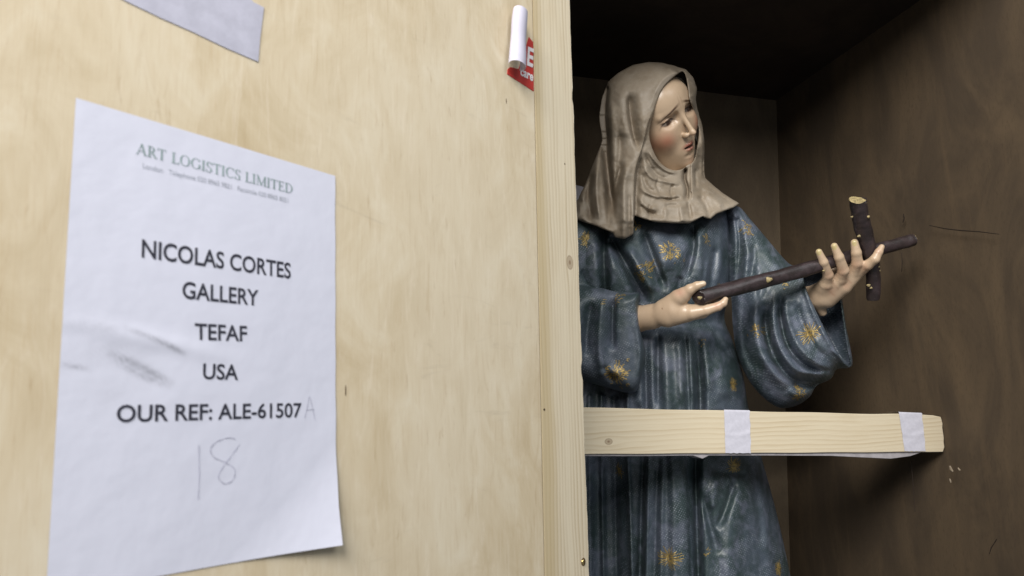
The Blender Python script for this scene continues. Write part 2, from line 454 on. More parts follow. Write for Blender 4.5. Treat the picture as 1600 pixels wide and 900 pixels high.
def disc(name, plane, px, py, rx, rz, mat, parent, y0, y1, n=20, tilt=0.0):
    c = plane.loc(px, py)
    ol = [(c[0] + rx * math.cos(a), c[1] + rz * math.sin(a)) for a in np.linspace(0, 2 * math.pi, n, endpoint=False)]
    return prism(name, ol, y0, y1, mat, parent, dm)
disc('nail_hole', door, 851, 640, 0.0016, 0.0013, M_hole, droot, 0.0004, 0.002)
disc('nail_hole', door, 883, 256, 0.0008, 0.0012, M_hole, droot, 0.0004, 0.002)
disc('nail_hole', door, 540, 610, 0.0005, 0.0045, M_gap, droot, -0.0002, 0.001)['label'] = 'thin dark fleck in the plywood'
disc('nail_hole', door, 791, 158, 0.0006, 0.0030, M_gap, droot, -0.0002, 0.001)['label'] = 'thin dark fleck in the plywood'
# brass screw: domed head in a ring with a slot
sc = door.loc(912, 878)
def dome(name, cx, cz, r, h, mat, parent, y0, rings=5, seg=20):
    vs = []; fs = []
    for i in range(rings + 1):
        a = i / rings * math.pi / 2
        for j in range(seg):
            t = j / seg * 2 * math.pi
            vs.append((cx + r * math.cos(a) * math.cos(t), y0 - h * math.sin(a), cz + r * math.cos(a) * math.sin(t)))
    for i in range(rings):
        for j in range(seg):
            fs.append((i * seg + j, i * seg + (j + 1) % seg, (i + 1) * seg + (j + 1) % seg, (i + 1) * seg + j))
    return obj(name, mesh_from(name, vs, fs, True), mat, parent, dm)
prism('screw_recess', [(sc[0] + 0.0042 * math.cos(a), sc[1] + 0.0046 * math.sin(a)) for a in np.linspace(0, 6.28, 24, endpoint=False)], 0.0003, 0.002, M_gap, droot, dm)
screw = dome('screw', sc[0], sc[1], 0.0034, 0.0016, M_brass, droot, 0.0002)
prism('screw_slot', [(sc[0] - 0.0006, sc[1] - 0.0024), (sc[0] + 0.0006, sc[1] - 0.0024), (sc[0] + 0.0006, sc[1] + 0.0024), (sc[0] - 0.0006, sc[1] + 0.0024)], -0.0016, -0.0001, M_hole, screw, dm)

# ------------------------------------------------------------------ paper with its print
pc = {k: door.loc(*v) for k, v in dict(tl=(118, 153), tr=(523, 275), br=(524, 850), bl=(71, 932)).items()}
NU, NV = 150, 210
uu, vv = np.meshgrid(np.linspace(0, 1, NU), np.linspace(0, 1, NV))
def paper_xy(u, v):
    u = u[..., None]; v = v[..., None]
    return (1 - v) * ((1 - u) * pc['tl'] + u * pc['tr']) + v * ((1 - u) * pc['bl'] + u * pc['br'])
def paper_lift(u, v):
    h = 0.0006 + 0.0012 * np.sin(u * 3.1) ** 2 * np.sin(v * 2.6 + .4) ** 2
    h = h + 0.0009 * np.exp(-((v - .47 - .1 * u) / .02) ** 2) * np.exp(-((u - .25) / .25) ** 2)
    c = np.clip((u * 0.75 + v * 1.25) - 1.66, 0, 1)
    h = h + 0.05 * c ** 1.7
    e = np.clip(v - .55, 0, 1) * np.clip(u - .75, 0, 1)
    return h + 0.010 * e
def lift_at(x, z):
    """lift for a point on the door plane (local), via approximate inverse"""
    a = pc['tl']; du = pc['tr'] - a; dv = pc['bl'] - a
    A = np.array([du, dv]).T; s_ = np.linalg.solve(A, np.array([x, z]) - a)
    return float(paper_lift(np.array(np.clip(s_[0], 0, 1)), np.array(np.clip(s_[1], 0, 1))))
xy = paper_xy(uu, vv)
edge_n = 0.0002 * np.sin(vv * 40) * (uu > .99)
pv = np.stack([xy[..., 0] + edge_n, -paper_lift(uu, vv), xy[..., 1]], -1).reshape(-1, 3)
ii = (np.arange(NV - 1)[:, None] * NU + np.arange(NU - 1)[None]).ravel()
pq = np.stack([ii, ii + NU, ii + NU + 1, ii + 1], -1)
pme = fast_mesh('paper_sheet', pv, pq)

def seg_dist(X, Y, pts):
    best = np.full(X.shape, 1e9); tt = np.zeros(X.shape); side = np.zeros(X.shape)
    L = np.r_[0, np.cumsum([math.dist(pts[i], pts[i + 1]) for i in range(len(pts) - 1)])]
    for i in range(len(pts) - 1):
        ax, ay = pts[i]; bx, by = pts[i + 1]; dx, dy = bx - ax, by - ay; l2 = dx * dx + dy * dy + 1e-9
        t = np.clip(((X - ax) * dx + (Y - ay) * dy) / l2, 0, 1)
        ex, ey = X - ax - t * dx, Y - ay - t * dy
        d = np.sqrt(ex * ex + ey * ey); m = d < best
        best = np.where(m, d, best); tt = np.where(m, (L[i] + t * math.sqrt(l2)) / L[-1], tt)
        side = np.where(m, np.sign(dx * ey - dy * ex), side)
    return best, tt, side
colr = np.ones((NV * NU, 4)); colr[:, :3] = (0.575, 0.58, 0.67)
pos = xy.reshape(-1, 2); smn = rng.random((40, 40))
def vnoise(x, y, f, seed=0):
    r = np.random.default_rng(seed).random((64, 64))
    X = x * f; Y = y * f; i = np.floor(X).astype(int); j = np.floor(Y).astype(int); fx = X - i; fy = Y - j
    fx = fx * fx * (3 - 2 * fx); fy = fy * fy * (3 - 2 * fy); g = lambda a, b: r[a % 64, b % 64]
    return (g(i, j) * (1 - fx) + g(i + 1, j) * fx) * (1 - fy) + (g(i, j + 1) * (1 - fx) + g(i + 1, j + 1) * fx) * fy
for pts, w, a in [([(172, 553), (205, 566), (267, 598)], .0026, .45), ([(180, 566), (225, 590), (262, 604)], .0022, .30),
                  ([(195, 513), (240, 530), (285, 553)], .0020, .38), ([(260, 538), (284, 552)], .0016, .35),
                  ([(96, 569), (138, 577)], .0016, .35), ([(100, 511), (150, 510), (190, 518)], .004, .16),
                  ([(105, 560), (170, 545), (230, 560)], .008, .10), ([(150, 640), (200, 600)], .006, .08)]:
    q = [tuple(door.loc(*p)) for p in pts]
    d, t, _ = seg_dist(pos[:, 0], pos[:, 1], q)
    m = np.exp(-(d / w) ** 2) * (0.35 + 0.9 * vnoise(pos[:, 0] - 1.7 * pos[:, 1], pos[:, 1] * .3, 900, 3)) * np.sin(np.clip(t, .04, .96) * math.pi) ** .5
    colr[:, :3] *= (1 - a * np.clip(m, 0, 1))[:, None]
at = pme.color_attributes.new('paint', 'FLOAT_COLOR', 'POINT'); at.data.foreach_set('color', colr.astype(np.float32).ravel())
paper = obj('paper_sheet', pme, M_paper, None, dm)
tag(paper, 'white printed A4 sheet with gallery address taped flat on the birch door', 'paper')
bpy.context.view_layer.update()

def place_print(name, V2, F2, A, B, H, mat, parent, off=0.00025, lift=lift_at):
    """V2: x 0..1 along A->B, y 0..1 cap height H (door-local vector)"""
    vs = []
    for x, y in V2:
        q = A + (B - A) * x + H * y
        vs.append((q[0], -(lift(q[0], q[1]) + off), q[1]))
    me = mesh_from(name, vs, F2)
    return obj(name, me, mat, parent, dm)

def font_mesh(body, bold=0.0, space=1.0):
    cu = bpy.data.curves.new('text', 'FONT'); cu.body = body; cu.offset = bold; cu.space_character = space
    cu.resolution_u = 4
    o = bpy.data.objects.new('text', cu); C.objects.link(o)
    dg = bpy.context.evaluated_depsgraph_get()
    me = bpy.data.meshes.new_from_object(o.evaluated_get(dg))
    co = np.array([v.co[:2] for v in me.vertices]); fs = [list(p.vertices) for p in me.polygons]
    bpy.data.objects.remove(o); bpy.data.curves.remove(cu); bpy.data.meshes.remove(me)
    return co, fs
CAPH = font_mesh('H')[0][:, 1].max()
def print_line(name, body, pl, pr, hl, mat, bold=0.017, parent=None, lift=lift_at, capref=None, space=1.0):
    co, fs = font_mesh(body, bold, space)
    x0, x1 = co[:, 0].min(), co[:, 0].max()
    V2 = np.c_[(co[:, 0] - x0) / (x1 - x0), co[:, 1] / CAPH]
    A = door.loc(*pl); B = door.loc(*pr)
    d = (B - A) / np.linalg.norm(B - A); nn = np.array([-d[1], d[0]])
    if nn[1] < 0: nn = -nn
    top = door.loc(pl[0], pl[1] - hl); H = nn * abs((top - A) @ nn)
    return place_print(name, V2, fs, A, B, H, mat, parent or paper, lift=lift)
print_line('printed_line', 'NICOLAS CORTES', (220, 402), (453, 435.5), 27.5, M_ink)
print_line('printed_line', 'GALLERY', (283, 466), (402, 478), 25.5, M_ink)
print_line('printed_line', 'TEFAF', (302.5, 530.5), (384, 533.5), 24.5, M_ink)
print_line('printed_line', 'USA', (315, 592), (370, 593.5), 23.5, M_ink)
print_line('printed_line', 'OUR REF: ALE-61507', (181, 659.5), (470, 651.5), 26, M_ink)
print_line('printed_line', 'London   Telephone 020 8965 9821   Facsimile 020 8965 8021', (222, 263), (449, 317), 8, M_small, 0.0)

# serif capitals for the letterhead, drawn as stems, hairlines and serifs
def serif_text(s):
    T, t, h = 0.14, 0.055, 1.0
    def bar(x0, y0, x1, y1, w0, w1=None):
        w1 = w1 or w0; dx, dy = x1 - x0, y1 - y0; l = math.hypot(dx, dy); nx, ny = -dy / l, dx / l
        return ([(x0 + nx * w0 / 2, y0 + ny * w0 / 2), (x0 - nx * w0 / 2, y0 - ny * w0 / 2), (x1 - nx * w1 / 2, y1 - ny * w1 / 2), (x1 + nx * w1 / 2, y1 + ny * w1 / 2)], [(0, 1, 2, 3)])
    def arc(cx, cy, rx, ry, a0, a1, n=18):
        vs = []; fs = []
        for i in range(n + 1):
            a = math.radians(a0 + (a1 - a0) * i / n); w = t + (T - t) * abs(math.cos(a)) ** 1.3
            c, s_ = math.cos(a), math.sin(a)
            vs += [(cx + (rx - w) * c, cy + (ry - t * .8 - (w - t) * .3) * s_), (cx + rx * c, cy + ry * s_)]
        for i in range(n): fs.append((2 * i, 2 * i + 1, 2 * i + 3, 2 * i + 2))
        return (vs, fs)
    sf = lambda x, y, w=0.13: bar(x - w, y, x + w, y, t)
    def stem(x): return [bar(x, 0, x, 1, T), sf(x, t / 2), sf(x, 1 - t / 2)]
    G = {
     'A': (0.78, [bar(.39, 1, .1, 0, t), bar(.38, 1, .68, 0, T), bar(.18, .33, .58, .33, t), sf(.1, t / 2, .1), sf(.68, t / 2, .12)]),
     'R': (0.72, stem(.17) + [arc(.27, .75, .30, .25, -90, 90), bar(.17, .5, .3, .5, t), bar(.17, 1 - t / 2, .3, 1 - t / 2, t), bar(.34, .5, .66, 0, T), sf(.68, t / 2, .08)]),
     'T': (0.70, [bar(.35, 0, .35, 1, T), sf(.35, t / 2), bar(.03, 1 - t / 2, .67, 1 - t / 2, t), bar(.045, .8, .045, 1, t), bar(.655, .8, .655, 1, t)]),
     'L': (0.62, stem(.17) + [bar(.17, t / 2, .6, t / 2, t), bar(.58, 0, .59, .24, t)]),
     'O': (0.86, [arc(.43, .5, .40, .51, 0, 360, 36)]),
     'G': (0.84, [arc(.44, .5, .41, .51, 45, 315, 30), bar(.72, .1, .72, .42, T), sf(.72, .42, .12), bar(.70, .72, .72, .95, t)]),
     'I': (0.36, stem(.18)),
     'S': (0.56, [arc(.28, .74, .23, .27, 30, 270, 16), arc(.27, .25, .25, .27, 90, -150, 16), bar(.48, .75, .49, .98, t), bar(.045, .02, .05, .27, t)]),
     'C': (0.78, [arc(.43, .5, .40, .51, 45, 315, 30), bar(.70, .72, .72, .97, t)]),
     'M': (0.98, [bar(.14, 0, .17, 1, t), bar(.17, 1, .5, .02, T), bar(.5, .02, .83, 1, t), bar(.84, 0, .83, 1, T), sf(.14, t / 2, .1), sf(.85, t / 2), sf(.12, 1 - t / 2, .08), sf(.87, 1 - t / 2, .09)]),
     'E': (0.66, stem(.17) + [bar(.17, t / 2, .6, t / 2, t), bar(.17, 1 - t / 2, .57, 1 - t / 2, t), bar(.17, .52, .46, .52, t), bar(.585, 0, .6, .22, t), bar(.56, .8, .56, 1, t), bar(.46, .42, .46, .62, t)]),
     'D': (0.84, stem(.17) + [arc(.32, .5, .47, .5, -90, 90, 24), bar(.17, t / 2, .34, t / 2, t), bar(.17, 1 - t / 2, .34, 1 - t / 2, t)]),
     ' ': (0.34, [])}
    V = []; F = []; x = 0
    for ch in s:
        w, parts = G[ch]
        for vs, fs in parts:
            b = len(V); V += [(a + x, c) for a, c in vs]; F += [[i + b for i in f] for f in fs]
        x += w + 0.02
    return [(a / x, b) for a, b in V], F
V2, F2 = serif_text('ART LOGISTICS LIMITED')
A = door.loc(211.5, 240.5); B = door.loc(457, 303.5)
d = (B - A) / np.linalg.norm(B - A); nn = np.array([-d[1], d[0]]); H = nn * abs((door.loc(211.5, 223) - A) @ nn)
place_print('printed_letterhead', V2, F2, A, B, H, M_green, paper)

def pencil(name, pts, w, parent=None, mat=M_pencil):
    L = [door.loc(*p) for p in pts]
    # smooth the hand-drawn line
    fine = []
    n = len(L)
    for i in range(n - 1):
        p0, p1, p2, p3 = L[max(i - 1, 0)], L[i], L[i + 1], L[min(i + 2, n - 1)]
        for t in np.linspace(0, 1, 7)[:-1]:
            fine.append(.5 * ((2 * p1) + (-p0 + p2) * t + (2 * p0 - 5 * p1 + 4 * p2 - p3) * t * t + (-p0 + 3 * p1 - 3 * p2 + p3) * t ** 3))
    fine.append(L[-1]); vs = []; fs = []
    for i, p in enumerate(fine):
        a, b = fine[max(i - 1, 0)], fine[min(i + 1, len(fine) - 1)]
        t = (b - a) / (np.linalg.norm(b - a) + 1e-9); nn = np.array([-t[1], t[0]])
        ww = w * (0.7 + 0.3 * math.sin(i * 1.3))
        for s_ in (-.5, .5):
            q = p + nn * ww * s_; vs.append((q[0], -(lift_at(*q) + 0.0003), q[1]))
    for i in range(len(fine) - 1): fs.append((2 * i, 2 * i + 1, 2 * i + 3, 2 * i + 2))
    return obj(name, mesh_from(name, vs, fs), mat, parent or paper, dm)
pencil('pencil_digit', [(309, 695), (310, 740), (308.5, 780)], 0.0007)['label'] = 'handwritten pencil 1'
q8 = [(612, 472), (590, 468), (555, 480), (535, 502), (545, 528), (582, 545), (610, 566), (606, 598), (580, 611), (560, 592), (572, 562), (600, 524), (626, 488)]
pencil('pencil_digit', [(60 + a / 2, 450 + b / 2) for a, b in q8], 0.0007)['label'] = 'handwritten pencil 8'
pencil('pencil_letter', [(475, 653), (479, 636), (482.5, 620), (487, 638), (491, 656)], 0.0006)
pencil('pencil_letter', [(477, 641), (484, 640), (490, 640)], 0.0006)

# tape strip at the top of the door
def flat_on_door(name, pxs, mat, label, cat, lift=0.0006, curl=None):
    P2 = [door.loc(*p) for p in pxs]
    o = prism(name, [tuple(p) for p in P2], -lift, -0.0001, mat, None, dm)
    return tag(o, label, cat)
tp = [(196, 2), (250, 28), (300, 50), (352, 75), (403, 97), (406, 60), (412, 12), (396, 4), (372, -22), (350, -60), (200, -60), (120, -40)]
flat_on_door('adhesive_tape', tp, M_tape2, 'wide lilac-white tape strip stuck slanting at the top of the door', 'tape')

# torn red label with curled white flap
lab = bpy.data.objects.new('torn_label', None); C.objects.link(lab); lab.matrix_world = dm
tag(lab, 'torn red and white sticker curling off the door beside the batten', 'sticker')
bpy.context.view_layer.update()
rp = [(826, 58), (832.5, 66), (833.5, 143), (815, 131), (792, 116), (793, 108), (797, 105), (810, 108)]
prism('red_part', [tuple(door.loc(*p)) for p in rp], -0.0005, -0.0001, M_red, lab, dm)
no = lambda x, z: 0.0006
def lab_text(body, pl, pr, top, bold):
    co, fs = font_mesh(body, bold); x0, x1 = co[:, 0].min(), co[:, 0].max()
    V = np.c_[(co[:, 0] - x0) / (x1 - x0), co[:, 1] / CAPH]
    A = door.loc(*pl); B = door.loc(*pr); H = door.loc(*top) - A
    place_print('label_letters', V, fs, A, B, H, M_white, lab, lift=no)
lab_text('E', (822.5, 101), (832, 105), (824, 74), 0.03)
lab_text('care', (812, 117), (832, 127), (813, 104), 0.03)
# curl: a loose roll of film, swept along its axis
a0 = door.loc(804, 22); a1 = door.loc(796, 108)
vs = []; fs = []; NS, NR = 26, 30
for i in range(NS):
    t = i / (NS - 1); c = a0 * (1 - t) + a1 * t
    rad = 0.0086 + 0.0014 * t + 0.0003 * math.sin(t * 9)
    for j in range(NR):
        a = math.radians(-35 + 245 * j / (NR - 1)); rr = rad * (1.12 + 0.05 * math.sin(t * 5 + j * .15))
        vs.append((c[0] - rr * math.cos(a), -0.0088 - 0.002 * t - rr * math.sin(a) * 0.75 + 0.0, c[1] + 0.0012 * math.sin(j * .2)))
for i in range(NS - 1):
    for j in range(NR - 1): fs.append((i * NR + j, i * NR + j + 1, (i + 1) * NR + j + 1, (i + 1) * NR + j))
obj('curled_flap', mesh_from('curled_flap', vs, fs, True), M_curl, lab, dm)

# ------------------------------------------------------------------ brace across the opening
bd = Plane(P(913, 670, 1.108), P(1472, 680, 1.310))
bm_ = bd.matrix()
br = bpy.data.objects.new('timber_brace', None); C.objects.link(br); br.matrix_world = bm_
tag(br, 'pale pine brace fixed across the crate in front of the statue', 'brace')
bpy.context.view_layer.update()
tl, tr_, brr, bll = bd.loc(905, 636.5), bd.loc(1470, 649), bd.loc(1473, 706), bd.loc(905, 710)
ext = -0.10
def lerp(a, b, t): return a + (b - a) * t
top = []
for t in np.linspace(ext, 1, 90):
    p = lerp(tl, tr_, t); dz = 0.0004 * math.sin(t * 23)
    if 0.80 < t < 0.97: dz += 0.0012 * math.sin((t - .80) / .17 * math.pi)
    if t > 0.975: dz -= (t - .975) / .025 * 0.0025
    top.append((p[0], p[1] + dz))
bot = []
for t in np.linspace(1, ext, 60):
    p = lerp(bll, brr, t); bot.append((p[0] + (0.001 if t == 1 else 0), p[1] + 0.0003 * math.sin(t * 31)))
mid = [(tr_[0] + 0.0022 + .0008 * math.sin(k * 2.1), lerp(tr_[1] - .006, brr[1], k / 7)) for k in range(1, 7)]
kb = bd.loc(951, 690)
M_bracew = mat_pine('pine_brace', 'x', [(float(kb[0]), float(kb[1]), 0.0052)], light=(0.65, 0.56, 0.405), dark=(0.40, 0.28, 0.145), period=0.0078)
prism('plank', top + mid + bot, 0.0, 0.036, M_bracew, br, bm_, bevel=0.0012)
# grey foam film under the plank, sagging towards the right end
fo = []
for px, py in [(915, 709), (1000, 708), (1200, 707), (1438, 706)]: fo.append(tuple(bd.loc(px, py) + np.array([0, .001])))
for px, py in [(1443, 707), (1425, 713), (1395, 717), (1350, 715), (1300, 712.5), (1200, 712), (1110, 712), (1100, 717), (1085, 712), (1000, 713), (915, 713)]: fo.append(tuple(bd.loc(px, py)))
prism('foam_film', fo, 0.004, 0.032, M_foam, br, bm_, bevel=0.0008)
def wrap_tape(pxl, pxr, label):
    """tape band folded round the front and top of the plank"""
    vs = []; fs = []; NX, NZ = 10, 24
    for j in range(NX):
        t = j / (NX - 1)
        a = bd.loc(lerp(pxl[0], pxr[0], t), lerp(pxl[1], pxr[1], t)); b = bd.loc(lerp(pxl[2], pxr[2], t), lerp(pxl[3], pxr[3], t))
        jag = 0.0006 * math.sin(j * 2.7)
        vs.append((a[0], 0.030, a[1] + 0.0010)); vs.append((a[0], 0.0005, a[1] + 0.0012))
        for i in range(NZ):
            s = i / (NZ - 1); p = a * (1 - s) + b * s
            h = 0.0006 + 0.0013 * math.exp(-((s - .55 - .05 * math.sin(t * 4)) / .03) ** 2) * (0.6 + .4 * t) + 0.0004 * math.sin(s * 9 + t * 3) ** 2
            edge_ = 0.0009 * math.sin(s * 17 + 2) * (t > .95)
            vs.append((p[0] + edge_, -h, p[1] + (jag if i in (0, NZ - 1) else 0)))
    n = NZ + 2
    for j in range(NX - 1):
        for i in range(n - 1): fs.append((j * n + i, j * n + i + 1, (j + 1) * n + i + 1, (j + 1) * n + i))
    o = obj('tape_band', mesh_from('tape_band', vs, fs, True), M_tape, br, bm_); o['label'] = label
    return o
wrap_tape((1131, 641.0, 1133, 708), (1171, 642.0, 1173, 708), 'white tape band round the middle of the plank')
wrap_tape((1404, 644.5, 1413, 705), (1440, 646.0, 1446, 705), 'white tape band near the end of the plank')

# ------------------------------------------------------------------ statue sculpting tools
def surface_nets(F):
    ins = F < 0
    a = ins[:-1, :-1, :-1]
    cnt = np.zeros(a.shape, np.int8)
    for dx in (0, 1):
        for dy in (0, 1):
            for dz in (0, 1):
                cnt += ins[dx:dx + a.shape[0], dy:dy + a.shape[1], dz:dz + a.shape[2]]
    act = np.nonzero((cnt > 0) & (cnt < 8))
    I, J, Kk = act; n = len(I)
    vid = np.full(a.shape, -1, np.int32); vid[act] = np.arange(n)
    acc = np.zeros((n, 3)); c = np.zeros(n)
    cs = [(x, y, z) for x in (0, 1) for y in (0, 1) for z in (0, 1)]
    val = {q: F[I + q[0], J + q[1], Kk + q[2]] for q in cs}
    for q in cs:
        for ax in range(3):
            if q[ax]: continue
            r = list(q); r[ax] = 1; r = tuple(r)
            v0, v1 = val[q], val[r]; m = (v0 < 0) != (v1 < 0)
            t = np.where(m, v0 / np.where(m, v0 - v1, 1), 0)
            pt = np.array(q, float)[None] + 0; e = np.zeros((n, 3)); e[:] = pt; e[:, ax] += t
            acc += e * m[:, None]; c += m
    V = acc / c[:, None] + np.stack([I, J, Kk], -1)
    Q = []
    sl = [slice(None)] * 3
    for ax in range(3):
        b, d = [k for k in range(3) if k != ax]
        s0 = [slice(1, -1)] * 3; s1 = [slice(1, -1)] * 3
        s0[ax] = slice(0, -1); s1[ax] = slice(1, None)
        A0 = ins[tuple(s0)]; A1 = ins[tuple(s1)]
        ch = np.nonzero(A0 != A1)
        idx = [None] * 3
        for k in range(3): idx[k] = ch[k] + (0 if k == ax else 1)
        sign = A0[ch]
        def cell(db, dd):
            q = [idx[0].copy(), idx[1].copy(), idx[2].copy()]; q[b] -= db; q[d] -= dd
            return vid[q[0], q[1], q[2]]
        q4 = np.stack([cell(1, 1), cell(0, 1), cell(0, 0), cell(1, 0)], -1)
        flip = sign if ax != 1 else ~sign
        q4[~flip] = q4[~flip][:, ::-1]
        Q.append(q4)
    Q = np.concatenate(Q); Q = Q[(Q >= 0).all(1)]
    return V, Q

def relax(V, Q, it=1, lam=0.5):
    e = np.concatenate([Q[:, [0, 1]], Q[:, [1, 2]], Q[:, [2, 3]], Q[:, [3, 0]]])
    a = np.r_[e[:, 0], e[:, 1]]; b = np.r_[e[:, 1], e[:, 0]]; n = len(V)
    deg = np.bincount(a, minlength=n)[:, None]
    for _ in range(it):
        s = np.stack([np.bincount(a, V[b, k], minlength=n) for k in range(3)], -1)
        V = V * (1 - lam) + lam * s / np.maximum(deg, 1)
    return V

def curve(pts, closed=True, k=6):
    pts = [np.array(p, float) for p in pts]; n = len(pts); out = []
    rng_ = range(n) if closed else range(n - 1)
    for i in rng_:
        if closed: p0, p1, p2, p3 = pts[i - 1], pts[i], pts[(i + 1) % n], pts[(i + 2) % n]
        else: p0, p1, p2, p3 = pts[max(i - 1, 0)], pts[i], pts[i + 1], pts[min(i + 2, n - 1)]
        for t in np.linspace(0, 1, k, endpoint=False):
            out.append(.5 * ((2 * p1) + (-p0 + p2) * t + (2 * p0 - 5 * p1 + 4 * p2 - p3) * t * t + (-p0 + 3 * p1 - 3 * p2 + p3) * t ** 3))
    if not closed: out.append(pts[-1])
    return np.array(out)

def poly_sdf(X, Y, pts, smooth=True):
    """positive inside"""
    p = curve(pts) if smooth else np.array(pts, float)
    best = np.full(X.shape, 1e18); inside = np.zeros(X.shape, bool); n = len(p)
    for i in range(n):
        ax, ay = p[i]; bx, by = p[(i + 1) % n]; dx, dy = bx - ax, by - ay; l2 = dx * dx + dy * dy + 1e-12
        t = np.clip(((X - ax) * dx + (Y - ay) * dy) / l2, 0, 1)
        best = np.minimum(best, (X - ax - t * dx) ** 2 + (Y - ay - t * dy) ** 2)
        if ay != by:
            c = ((ay > Y) != (by > Y)) & (X < (bx - ax) * (Y - ay) / (by - ay) + ax)
            inside ^= c
    return np.where(inside, 1, -1) * np.sqrt(best)

def folds(X, Y, strokes):
    """relief in mm from strokes (points, height mm, width left px, width right px[, flat ends])"""
    D = np.zeros(X.shape)
    for s in strokes:
        pts, amp, wl, wr = s[:4]
        flat = s[4] if len(s) > 4 else ''
        c = curve(pts, False, 5) if len(pts) > 2 else np.array(pts, float)
        d, t, side = seg_dist(X, Y, [tuple(q) for q in c])
        w = np.where(side > 0, wl, wr)
        tp = 1.0
        a = np.clip(t / .22, 0, 1) if 'a' not in flat else 1.0
        b = np.clip((1 - t) / .22, 0, 1) if 'b' not in flat else 1.0
        tp = (a * a * (3 - 2 * a)) * (b * b * (3 - 2 * b)) if not (isinstance(a, float) and isinstance(b, float)) else 1.0
        amp = amp * (1.35 if amp < 0 else 1.2)
        D += amp * np.exp(-(d / w) ** 2 * 1.0) * tp
    return D

def smin(a, b, k):
    h = np.clip(0.5 + 0.5 * (b - a) / k, 0, 1)
    return b * (1 - h) + a * h - k * h * (1 - h)
def smax(a, b, k): return -smin(-a, -b, k)

def inflate(s, Dp, R, yc, Tf, Tb, disp=0.0, pw=2.0):
    """solid of rounded section: s = 2-D depth inside the outline (px), Dp = distance grid (mm)"""
    a = np.clip(1 - s / R, 0, 4)[..., None]
    q = (yc - Tf)[..., None] if np.ndim(yc) else yc - Tf
    ycb = np.asarray(yc)[..., None] if np.ndim(yc) else yc
    Tfb = np.asarray(Tf)[..., None] if np.ndim(Tf) else Tf
    ds = np.asarray(disp)[..., None] if np.ndim(disp) else disp
    fr = (ycb - Dp) - ds
    b = np.where(Dp < ycb, np.abs(fr) / Tfb * (fr > -Tb) , (Dp - ycb) / Tb)
    b = np.where((Dp < ycb) & (fr < 0), 0, b)
    return ((a ** pw + b ** pw) ** (1 / pw) - 1) * np.minimum(Tfb, Tb)

def to_obj(name, F, xs, ys, ds, mat, parent, it=1, colour=None):
    V, Q = surface_nets(F)
    ix = lambda arr, v: np.interp(v, np.arange(len(arr)), arr)
    W_ = P(ix(xs, V[:, 0]), ix(ys, V[:, 1]), ix(ds, V[:, 2]) / 1000.0)
    W_ = relax(W_, Q, it)
    me = fast_mesh(name, W_, Q)
    o = obj(name, me, mat, parent)
    return o, W_, Q

stat = bpy.data.objects.new('nun_statue', None); C.objects.link(stat)
sb = P(1030, 650, 1.38); stat.location = (sb[0], sb[1], Zf)
tag(stat, 'painted wooden statue of a veiled woman in a blue robe inside the crate', 'statue')
bpy.context.view_layer.update()

